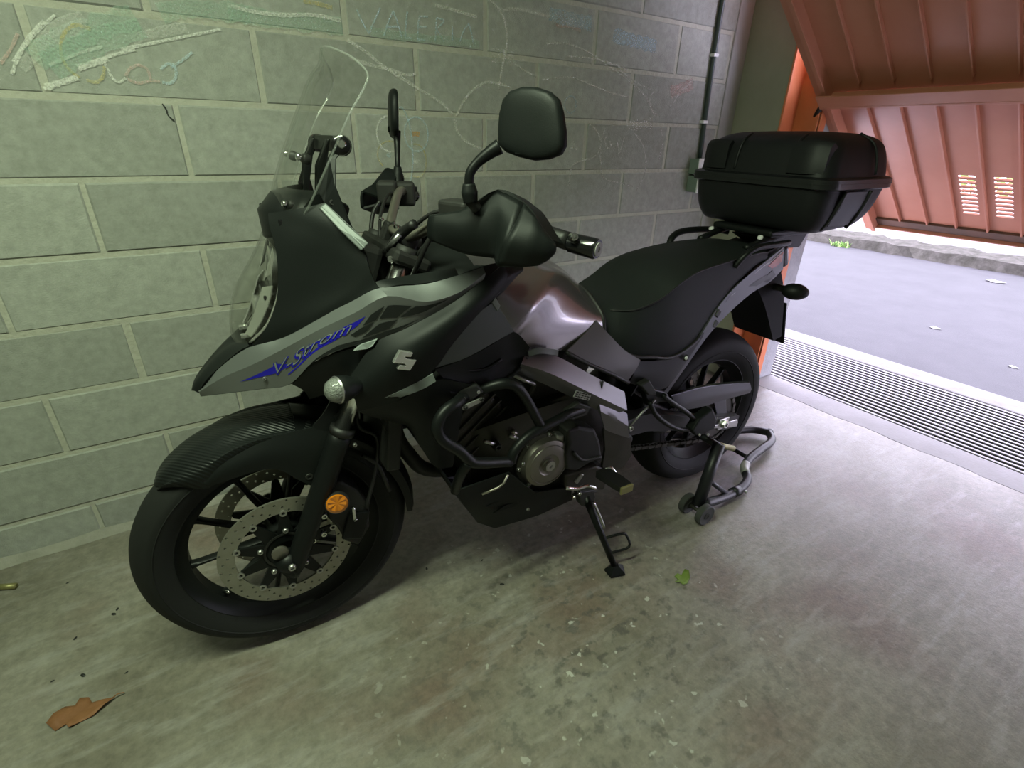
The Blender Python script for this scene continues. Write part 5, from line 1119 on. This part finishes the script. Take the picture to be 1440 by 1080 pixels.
# ------------------------------------------------------------------ frame
for s in (1, -1):
    y = .19
    fr = patch('frame_spar', [[(0.612,-0.188,0.785), (0.698,-0.194,0.763), (0.825,-0.196,0.681), (0.953,-0.192,0.601)], [(0.586,-0.212,0.773), (0.672,-0.22,0.731), (0.804,-0.222,0.647), (0.952,-0.214,0.552)], [(0.591,-0.19,0.742), (0.684,-0.196,0.686), (0.818,-0.198,0.597), (0.887,-0.196,0.546)]], 'frame', bk, t=.010, sv=False, s=s)
    patch('pivot_plate', [[(0.847,-0.204,0.611), (0.909,-0.204,0.573), (0.968,-0.2,0.527)], [(0.849,-0.216,0.575), (0.912,-0.216,0.535), (0.968,-0.212,0.493)], [(0.887,-0.204,0.499), (0.94,-0.204,0.467), (0.994,-0.2,0.437)]], 'frame', bk, t=.010, sv=False, s=s)
    patch('pivot_plate', [[(0.887,-0.198,0.496), (0.945,-0.198,0.467), (1.003,-0.196,0.434)], [(0.909,-0.19,0.417), (0.971,-0.19,0.377), (1.023,-0.188,0.354)], [(0.915,-0.18,0.343), (0.965,-0.18,0.313), (1.007,-0.18,0.313)]], 'engine', bk, t=.010, sv=False, s=s)
    patch('frame_collar', [[(0.612,-0.2,0.795), (0.642,-0.204,0.801), (0.699,-0.204,0.785)], [(0.614,-0.204,0.783), (0.645,-0.208,0.786), (0.698,-0.206,0.77)]], 'silver', bk, t=.006, s=s)
    patch('frame_down', [[(0.545,-0.17,0.841), (0.62,-0.188,0.784)], [(0.526,-0.17,0.789), (0.591,-0.19,0.742)]], 'frame', bk, t=.01, s=s)
    box('vin_plate', (0.778,-0.222,0.644), (.060, .002, .020), 'white_tag', bk, rot=Matrix.Rotation(.42, 3, 'Y'), bevel=.001, s=s)
    for k in range(3):
        for j in range(5): box('plate_print', tuple(Vector((0.777,-0.224,0.645)) + Matrix.Rotation(.42, 3, 'Y') @ Vector((-.022+.011*j, 0, .006-.006*k))), (.007, .001, .003), 'dark', bk, rot=Matrix.Rotation(.42, 3, 'Y'), bevel=0, s=s)
    tube('spar_clip', [(0.861,-0.204,0.663), (0.853,-0.21,0.646), (0.854,-0.208,0.629)], .003, 'hose', bk, seg=6, s=s)
    tube('throttle_rod', [(0.573,-0.2,0.74), (0.607,-0.2,0.717), (0.637,-0.2,0.7)], .005, 'alloy', bk, seg=8, smooth=False, s=s)

# ------------------------------------------------------------------ engine
eng = loft('engine', [[(.50, y, z) for y, z in ((-.10,.36), (-.10,.54), (.10,.54), (.10,.36))], [(.58, y, z) for y, z in ((-.145,.30), (-.145,.58), (.145,.58), (.145,.30))], [(.78, y, z) for y, z in ((-.155,.28), (-.155,.60), (.155,.60), (.155,.28))], [(.95, y, z) for y, z in ((-.14,.33), (-.14,.58), (.14,.58), (.14,.33))]], 'engine', bk, n=2)
tag(eng, 'dark alloy twin cylinder engine')
ca = Vector((-.62, 0, .78)).normalized()
RF = Matrix.Rotation(-.67, 3, 'Y')
box('front_cylinder', (.505, 0, .585), (.165, .215, .20), 'engine', eng, rot=RF, bevel=.014, seg=3)
for k in range(6): box('cylinder_fin', tuple(Vector((.505, 0, .585)) + RF @ Vector((0, 0, -.08+.03*k))), (.180, .232, .007), 'engine', eng, rot=RF, bevel=.002)
box('cylinder_head', (.420, 0, .695), (.165, .25, .085), 'dark', eng, rot=RF, bevel=.014, seg=3)
box('rear_cylinder', (.80, 0, .66), (.17, .21, .22), 'engine', eng, rot=Matrix.Rotation(.5, 3, 'Y'), bevel=.014, seg=3)
box('airbox', (.63, 0, .72), (.34, .24, .13), 'dark', bk, bevel=.02, seg=3)
bolt('plug_cap', (0.551,-0.14,0.514), (0, -1, 0), .012, 'dark', eng, .03)
tube('cylinder_stud', [(0.512,-0.165,0.546), (0.563,-0.15,0.507)], .006, 'alloy', eng, seg=8, smooth=False)
tube('sensor', [(0.588,-0.165,0.542), (0.613,-0.16,0.52)], .007, 'alloy', eng, seg=8, smooth=False)
tube('sensor', [(0.597,-0.16,0.55), (0.613,-0.16,0.534)], .006, 'bar', eng, seg=8, smooth=False)
# generator cover
gc_ = (0.699,-0.15,0.429)
gv = lathe('generator_cover', [(.079, 0), (.079, .030), (.074, .042), (.060, .048), (.034, .050), (.030, .047), (.021, .047), (.020, .053), (0, .053)], gc_, (0, -1, 0), 'cover', eng, seg=40)
tag(gv, 'round bronze grey generator cover')
lathe('inspection_plug', [(.016, .053), (.016, .058), (.006, .058), (.005, .055), (0, .055)], gc_, (0, -1, 0), 'alloy', eng, seg=20)
lathe('cover_groove', [(.0605, .0462), (.062, .049), (.0635, .0462)], gc_, (0, -1, 0), 'cover', eng, seg=40, closed=True)
prism('filler_neck', [(0.73,-0.185,0.474), (0.732,-0.185,0.511), (0.757,-0.185,0.504), (0.757,-0.185,0.471), (0.743,-0.185,0.463)], (0, .03, 0), 'alloy', eng, bevel=.004)
lathe('crankcase_ring', [(.088, 0), (.088, .018), (.078, .024), (.078, 0)], gc_, (0, -1, 0), 'engine', eng, seg=40, closed=True)
for k in range(7):
    a = .5 + k*.9; bolt('cover_bolt', (gc_[0]+.084*math.cos(a), gc_[1]-.018, gc_[2]+.084*math.sin(a)), (0, -1, 0), .006, 'alloy', eng, .008)
# sprocket cover and lower castings
scv = prism('sprocket_cover', [(0.75,-0.205,0.531), (0.792,-0.205,0.533), (0.853,-0.205,0.507), (0.878,-0.205,0.455), (0.892,-0.205,0.393), (0.846,-0.205,0.389), (0.8,-0.205,0.376), (0.76,-0.205,0.393), (0.75,-0.205,0.45), (0.759,-0.205,0.484)], (0, .06, 0), 'dark', eng, bevel=.010, seg=3)
tube('cover_ridge', [(0.773,-0.21,0.456), (0.813,-0.21,0.416), (0.88,-0.21,0.407)], .005, 'dark', scv, seg=8)
prism('clutch_arm', [(0.805,-0.19,0.326), (0.829,-0.19,0.349), (0.841,-0.19,0.34), (0.817,-0.19,0.311)], (0, .012, 0), 'alloy', eng, bevel=.003)
prism('gearbox_casting', [(0.771,-0.185,0.36), (0.893,-0.185,0.354), (0.955,-0.185,0.314), (0.935,-0.185,0.242), (0.846,-0.185,0.275), (0.776,-0.185,0.306)], (0, .07, 0), 'engine', eng, bevel=.008)
# engine guard bars
gb = tube('crash_bar', [(0.432,-0.225,0.726), (0.391,-0.262,0.735), (0.358,-0.272,0.725), (0.34,-0.276,0.696), (0.35,-0.276,0.66), (0.389,-0.276,0.62), (0.416,-0.274,0.583), (0.439,-0.272,0.566), (0.545,-0.245,0.519)], .0135, 'satin', bk, seg=12, n=5)
tag(gb, 'black tubular crash bar')
tube('crash_bar', [(0.414,-0.274,0.577), (0.401,-0.255,0.533), (0.408,-0.2,0.446)], .0125, 'satin', bk, seg=12)
tube('crash_bar', [(0.465,-0.215,0.727), (0.508,-0.24,0.745), (0.538,-0.248,0.743), (0.564,-0.248,0.722), (0.591,-0.246,0.68), (0.632,-0.236,0.607), (0.655,-0.225,0.573)], .0130, 'satin', bk, seg=12, n=5)
tube('crash_bar', [(0.545,-0.245,0.517), (0.556,-0.246,0.549), (0.59,-0.244,0.576), (0.635,-0.24,0.589), (0.689,-0.232,0.594), (0.735,-0.225,0.6), (0.809,-0.205,0.589)], .0130, 'satin', bk, seg=12, n=5)
for rows_ in ([(.300, -.225, .70), (.285, -.262, .60), (.30, -.272, .47), (.36, -.265, .40), (.50, -.24, .41), (.60, -.225, .44), (.74, -.20, .60)],):
    tube('crash_bar', rows_, .0125, 'satin', bk, seg=12, n=5, s=-1)
prism('bar_bracket', [(0.392,-0.24,0.737), (0.414,-0.24,0.753), (0.457,-0.24,0.758), (0.475,-0.24,0.732), (0.434,-0.24,0.716), (0.407,-0.24,0.711)], (0, .03, 0), 'dark', bk, bevel=.006, seg=3)
prism('bracket_plate', [(0.406,-0.262,0.72), (0.412,-0.262,0.724), (0.456,-0.262,0.733), (0.462,-0.262,0.73), (0.46,-0.262,0.723), (0.413,-0.262,0.711), (0.408,-0.262,0.713)], (0, .004, 0), 'alloy', bk, bevel=.001)
for q in ((0.414,-0.264,0.719), (0.453,-0.264,0.731)): bolt('bracket_bolt', q, (0, -1, 0), .005, 'dark', bk, .005)
for q in ((0.414,-0.25,0.736), (0.451,-0.25,0.744)): bolt('bracket_bolt', q, (0, -1, .3), .005, 'chrome', bk, .006)
prism('bar_bracket', [(0.725,-0.222,0.605), (0.77,-0.222,0.624), (0.814,-0.222,0.6), (0.802,-0.222,0.576), (0.754,-0.222,0.571)], (0, .02, 0), 'dark', bk, bevel=.005)
# exhaust: front pipe under the engine and the silencer on the far side
tube('exhaust_pipe', [(.38, .02, .62), (.33, .03, .54), (.37, .05, .42), (.45, .06, .33), (.70, .07, .28), (.95, .12, .30), (1.10, .18, .36)], .022, 'dark', bk, seg=12)
tube('silencer', [(1.10, .185, .36), (1.18, .20, .40), (1.45, .215, .50), (1.62, .22, .565), (1.65, .22, .575)], .05, 'dark', bk, seg=20, radii=[.03, .052, .058, .054, .045])
# belly pan
for s in (1, -1):
    bp_ = patch('belly_pan', [[(0.369,-0.185,0.533), (0.412,-0.19,0.437), (0.572,-0.192,0.443), (0.661,-0.19,0.341), (0.805,-0.175,0.299)], [(0.402,-0.16,0.453), (0.45,-0.172,0.358), (0.561,-0.175,0.332), (0.681,-0.175,0.281), (0.819,-0.16,0.256)], [(0.449,-0.1,0.352), (0.511,-0.12,0.238), (0.563,-0.13,0.202), (0.71,-0.14,0.199), (0.84,-0.14,0.211)]], 'plastic', bk, t=.005, nu=4, nv=4, su=False, s=s)
    for a, b, c, d in (((676,712),(690,703),(704,698),(682,714)), ((690,722),(706,712),(730,704),(697,722)), ((640,690),(660,680),(682,678),(650,690))): pass
    prism('pan_slot', [(0.51,-0.178,0.337), (0.553,-0.18,0.351), (0.563,-0.18,0.348), (0.523,-0.178,0.331)], (0, .004, 0), 'plastic', bp_, bevel=0, s=s)
    prism('pan_slot', [(0.533,-0.176,0.303), (0.574,-0.178,0.319), (0.619,-0.178,0.312), (0.603,-0.177,0.302)], (0, .004, 0), 'plastic', bp_, bevel=0, s=s)
    tube('pan_edge', [(0.488,-0.195,0.401), (0.534,-0.198,0.408), (0.552,-0.198,0.416), (0.565,-0.198,0.44)], .0035, 'bar', bp_, seg=6, smooth=False, s=s)
    for q in ((0.647,-0.178,0.275), (0.61,-0.2,0.464)): bolt('pan_bolt', q, (0, -1, 0), .005, 'alloy', bp_, .005, s=s)
patch('pan_floor', [[(0.449,-0.1,0.352), (0.511,-0.12,0.238), (0.563,-0.13,0.202), (0.71,-0.14,0.199), (0.84,-0.14,0.211)], [(p[0], -p[1], p[2]) for p in ((0.449,-0.1,0.352), (0.511,-0.12,0.238), (0.563,-0.13,0.202), (0.71,-0.14,0.199), (0.84,-0.14,0.211))]], 'plastic', bk, t=.005, nu=3, nv=3, su=False)

# ------------------------------------------------------------------ pegs, levers, stand
tube('gear_lever', [(0.739,-0.235,0.359), (0.781,-0.235,0.341), (0.818,-0.235,0.338), (0.853,-0.235,0.315)], .0062, 'chrome', bk, seg=8)
tube('gear_rod', [(0.775,-0.225,0.312), (0.802,-0.225,0.313), (0.867,-0.22,0.291)], .005, 'dark', bk, seg=8, smooth=False)
for q in ((0.772,-0.23,0.312), (0.792,-0.23,0.318)): bolt('gear_bolt', q, (0, -1, 0), .006, 'chrome', bk, .008)
for s in (1, -1):
    pg = loft('footpeg', [[Vector((0.886,-0.215,0.351)) + Vector(o) for o in ((-.022,0,.012), (.022,0,.012), (.022,0,-.012), (-.022,0,-.012))], [Vector((0.892,-0.275,0.352)) + Vector(o) for o in ((-.025,0,.012), (.025,0,.012), (.022,0,-.010), (-.022,0,-.010))], [Vector((0.895,-0.318,0.354)) + Vector(o) for o in ((-.022,0,.011), (.022,0,.011), (.020,0,-.008), (-.020,0,-.008))]], 'hose', bk, n=2, s=s)
    box('peg_end', (0.891,-0.322,0.358), (.046, .008, .026), 'brass', pg, bevel=.003, s=s)
    tube('peg_spring', [(0.887,-0.21,0.353), (0.914,-0.22,0.361), (0.931,-0.23,0.34)], .006, 'chrome', pg, seg=8, s=s)
    tube('heel_guard', [(0.99,-0.2,0.476), (1.036,-0.2,0.514), (1.091,-0.195,0.543)], .0035, 'alloy', bk, seg=8, smooth=False, s=s)
    bolt('peg_bolt', (0.989,-0.205,0.474), (0, -1, 0), .009, 'alloy', bk, .008, s=s)
    # passenger peg hanger: a triangle of tubes
    hg_ = tube('peg_hanger', [(1.057,-0.205,0.546), (1.091,-0.205,0.495), (1.157,-0.205,0.44), (1.224,-0.205,0.403), (1.285,-0.205,0.389), (1.327,-0.205,0.374)], .008, 'satin', bk, seg=10, s=s)
    tube('peg_hanger', [(1.108,-0.205,0.559), (1.166,-0.205,0.514), (1.244,-0.205,0.458), (1.314,-0.205,0.395)], .008, 'satin', hg_, seg=10, s=s)
    prism('hanger_plate', [(1.036,-0.19,0.595), (1.089,-0.19,0.576), (1.142,-0.19,0.554), (1.177,-0.19,0.51), (1.124,-0.19,0.522), (1.07,-0.19,0.521)], (0, .025, 0), 'satin', hg_, bevel=.004, s=s)
    prism('hanger_link', [(1.013,-0.2,0.61), (1.048,-0.2,0.621), (1.078,-0.2,0.583), (1.088,-0.2,0.561), (1.052,-0.2,0.57)], (0, .025, 0), 'dark', hg_, bevel=.004, s=s)
    prism('passenger_peg', [(1.257,-0.225,0.399), (1.281,-0.225,0.436), (1.339,-0.225,0.462), (1.374,-0.225,0.411), (1.374,-0.225,0.378), (1.321,-0.225,0.364), (1.277,-0.225,0.374)], (0, .035, 0), 'plastic', hg_, bevel=.006, seg=3, s=s)
    for q in ((1.29,-0.228,0.377), (1.335,-0.228,0.364)): bolt('hanger_bolt', q, (0, -1, 0), .005, 'alloy', hg_, .005, s=s)
    # swingarm
    sw = loft('swingarm', [[(.98, -y, z) for y, z in ((.125,.475), (.165,.465), (.165,.405), (.125,.40))], [(1.12, -y, z) for y, z in ((.118,.470), (.155,.465), (.155,.398), (.118,.39))], [(1.36, -y, z) for y, z in ((.112,.385), (.145,.382), (.145,.328), (.112,.32))], [(1.56, -y, z) for y, z in ((.112,.335), (.142,.332), (.142,.275), (.112,.27))], [(1.625, -y, z) for y, z in ((.112,.320), (.140,.318), (.140,.278), (.112,.275))]], 'arm', bk, n=2, s=s)
    prism('axle_plate', [(1.48,-0.146,0.303), (1.484,-0.146,0.317), (1.61,-0.146,0.308), (1.619,-0.146,0.293), (1.617,-0.146,0.274)], (0, .01, 0), 'alloy', sw, bevel=.002, s=s)
    lathe('axle_nut', [(.018, 0), (.018, .010), (.014, .018), (.008, .018), (.007, .010), (0, .010)], (1.53, -.142, .312), (0, -1, 0), 'chrome', sw, seg=6, smooth=False, s=s)
    box('axle_washer', (1.53, -.144, .312), (.055, .006, .045), 'alloy', sw, bevel=.002, s=s)
tube('swingarm_pivot', [(1.0, -.19, .415), (1.0, .19, .415)], .022, 'dark', bk, seg=14, smooth=False)
box('swingarm_bridge', (1.13, 0, .41), (.08, .25, .07), 'frame', bk, bevel=.012)
tube('shock', [(1.08, 0, .34), (1.05, 0, .66)], .035, 'dark', bk, seg=14, smooth=False)
# chain guard, hugger, sprocket, chain
patch('chain_guard', [[(1.245,-0.122,0.485), (1.387,-0.122,0.483), (1.53,-0.122,0.465), (1.67,-0.12,0.439)], [(1.264,-0.126,0.441), (1.393,-0.126,0.443), (1.536,-0.126,0.43), (1.685,-0.122,0.412)], [(1.298,-0.122,0.416), (1.408,-0.122,0.403), (1.534,-0.122,0.402), (1.688,-0.118,0.394)]], 'tail', bk, t=.005, sv=False)
patch('chain_guard_top', [[(1.245,-0.122,0.485), (1.387,-0.122,0.483), (1.53,-0.122,0.465), (1.67,-0.12,0.439)], [(1.294,-0.09,0.47), (1.427,-0.09,0.468), (1.574,-0.09,0.45), (1.704,-0.09,0.427)]], 'tail', bk, t=.004)
prism('chain_guard_stay', [(1.485,-0.118,0.4), (1.551,-0.118,0.402), (1.584,-0.118,0.307), (1.533,-0.118,0.314)], (0, .006, 0), 'tail', bk, bevel=.002)
prism('hugger', [(1.127,-0.11,0.5), (1.256,-0.11,0.427), (1.307,-0.11,0.385), (1.319,-0.11,0.331), (1.244,-0.11,0.323), (1.131,-0.11,0.389)], (0, .22, 0), 'dark', bk, bevel=.01)
patch('rear_mudguard', [[(1.10, -.08, .50), (1.10, 0, .51), (1.10, .08, .50)], [(1.17, -.085, .60), (1.16, 0, .61), (1.17, .085, .60)], [(1.30, -.085, .68), (1.30, 0, .70), (1.30, .085, .68)]], 'dark', bk, t=.005)
spk = lathe('rear_sprocket', [(.05, -.004), (.098, -.004), (.098, .004), (.05, .004)], (1.53, -.100, .321), (0, 1, 0), 'engine', bk, seg=47, closed=True, smooth=False)
tube('sprocket_carrier', [(1.53, -.098, .321), (1.53, -.06, .321)], .07, 'satin', bk, seg=24, smooth=False)
fs, rs = Vector((.93, -.100, .375)), Vector((1.53, -.100, .321)); rf_, rr_ = .036, .1
path = []
d = (rs-fs).normalized(); up = Vector((-d.z, 0, d.x)); up = up if up.z > 0 else -up
a1, a2 = fs+up*rf_, rs+up*rr_; b1, b2 = rs-up*rr_, fs-up*rf_
n1 = 36
path += [a1.lerp(a2, i/n1) for i in range(n1)]
base = math.atan2(up.z, up.x)
path += [rs + Vector((math.cos(base-math.pi*i/20), 0, math.sin(base-math.pi*i/20)))*rr_ for i in range(20)]
path += [b1.lerp(b2, i/n1) for i in range(n1)]
path += [fs + Vector((math.cos(base-math.pi-math.pi*i/8), 0, math.sin(base-math.pi-math.pi*i/8)))*rf_ for i in range(8)]
parts = []; N = len(path)
for i, p in enumerate(path):
    q = path[(i+1) % N]; t = (q-p); Lk = t.length; t.normalize(); w2 = Vector((-t.z, 0, t.x)); yv = Vector((0, 1, 0))
    rot = Matrix((t, yv, w2)).transposed()
    for sd in (-1, 1): parts.append(boxgeo((p+q)/2 + yv*sd*(.0085 if i % 2 else .0065), (Lk*.92, .0018, .0125), rot))
    parts.append(boxgeo(p, (.008, .014, .008), rot))
v, f = join(parts); ch = link('drive_chain', pymesh('drive_chain', v, f), 'engine', bk); ch['kind'] = 'stuff'
# side stand
sd0 = Vector((0.853,-0.185,0.261)); sd1 = Vector((.915, -.300, .018))
ssd = tube('side_stand', [sd0, sd0.lerp(sd1, .5), sd1], .0115, 'satin', bk, seg=12, smooth=False, radii=[.014, .0115, .010])
prism('stand_mount', [(0.811,-0.2,0.298), (0.876,-0.2,0.28), (0.889,-0.2,0.241), (0.875,-0.2,0.212), (0.834,-0.2,0.228)], (0, .03, 0), 'dark', bk, bevel=.004)
tube('stand_spring', [(0.875,-0.205,0.233), (0.895,-0.215,0.187), (0.913,-0.23,0.132)], .005, 'chrome', ssd, seg=8)
ft = loft('stand_foot', [[(.915+a, -.300+b, .004) for a, b in ((-.030,-.018), (.020,-.030), (.040,.004), (.012,.030), (-.028,.020))], [(.915+a*.9, -.300+b*.9, .012) for a, b in ((-.030,-.018), (.020,-.030), (.040,.004), (.012,.030), (-.028,.020))], [(.915+a*.3, -.300+b*.3, .030) for a, b in ((-.030,-.018), (.020,-.030), (.040,.004), (.012,.030), (-.028,.020))]], 'satin', ssd, n=1, smooth=False)
e0 = sd0.lerp(sd1, .60); e1 = sd0.lerp(sd1, .80)
tube('stand_tang', [e0, e0+Vector((.055, -.020, .012)), e0+Vector((.075, -.024, .002)), e1+Vector((.068, -.016, .010)), e1], .0045, 'satin', ssd, seg=8, n=4)

# ================================================================== REAR PADDOCK STAND (a thing of its own)
ps = empty('paddock_stand', (2.0, -.81, 0), -.05354)
tag(ps, 'black tubular paddock stand on small wheels under the rear of the motorcycle', 'paddock stand')
ct, sn = math.cos(-.05354), math.sin(-.05354)
def q(w_):
    dx, dy = w_[0]-2.0, w_[1]+.81
    return Vector((dx*ct + dy*sn, -dx*sn + dy*ct, w_[2] if len(w_) > 2 else 0))
near = [(1.625, -1.026, .052), (1.74, -1.028, .034), (1.85, -1.024, .028), (1.935, -1.000, .028), (1.985, -.950, .034), (2.06, -.922, .040), (2.16, -.906, .040), (2.25, -.892, .036), (2.305, -.872, .034), (2.342, -.835, .033)]
base = [q(p) for p in near]
far = [Vector((p.x, -p.y, p.z)) for p in base]
mid_ = [Vector((base[-1].x + .012, 0, .034))]
tube('base_tube', base + mid_ + far[::-1], .0175, 'stand', ps, seg=14, n=6)
for s in (1, -1):
    m = lambda p: Vector((p.x, p.y*s, p.z))
    up_ = tube('upright', [m(q((1.600, -1.018, .05))), m(q((1.690, -.990, .275)))], .022, 'stand', ps, seg=14, smooth=False)
    tube('brace', [m(q((1.640, -1.01, .145))), m(q((1.760, -1.024, .045)))], .009, 'stand', ps, seg=8, smooth=False)
    bobbin = q((1.695, -.990, .262))
    tube('paddle', [m(bobbin + Vector((0, .012, .004))), m(bobbin + Vector((.055, .016, -.026))), m(bobbin + Vector((.112, .016, -.052)))], .011, 'brass', ps, seg=10, smooth=False)
    tube('support_arm', [m(bobbin), m(bobbin + Vector((-.02, .09, .012)))], .014, 'stand', ps, seg=10, smooth=False)
    tube('sleeve', [m(q((1.80, -1.027, .031))), m(q((1.84, -1.0255, .0285)))], .0205, 'stand', ps, seg=14, smooth=False)
    bolt('sleeve_bolt', m(q((1.855, -1.045, .030))), (0, -s, 0), .006, 'alloy', ps, .008)
    tube('axle', [m(q((1.590, -1.068, .038))), m(q((1.590, -.972, .038)))], .007, 'engine', ps, seg=8, smooth=False)
    for yy_ in (-1.058, -.982):
        c = m(q((1.590, yy_, .040)))
        wh = lathe('stand_wheel', [(.010, -.012), (.030, -.010), (.036, -.0125), (.040, -.010), (.040, .010), (.036, .0125), (.030, .010), (.010, .012)], c, (0, 1, 0), 'wheel_rubber', ps, seg=28)
        lathe('wheel_hub', [(.006, -.014), (.014, -.014), (.014, .014), (.006, .014)], c, (0, 1, 0), 'dark', wh, seg=16, closed=True)
tube('cross_tube', [base[5], Vector((base[5].x, 0, .040)), far[5]], .010, 'stand', ps, seg=10, smooth=False)
tape = [q((1.960, -.975, .031)), q((1.985, -.950, .034)), q((2.015, -.936, .037))]
tube('worn_tape', tape, .0183, 'white_tag', ps, seg=14, n=4)
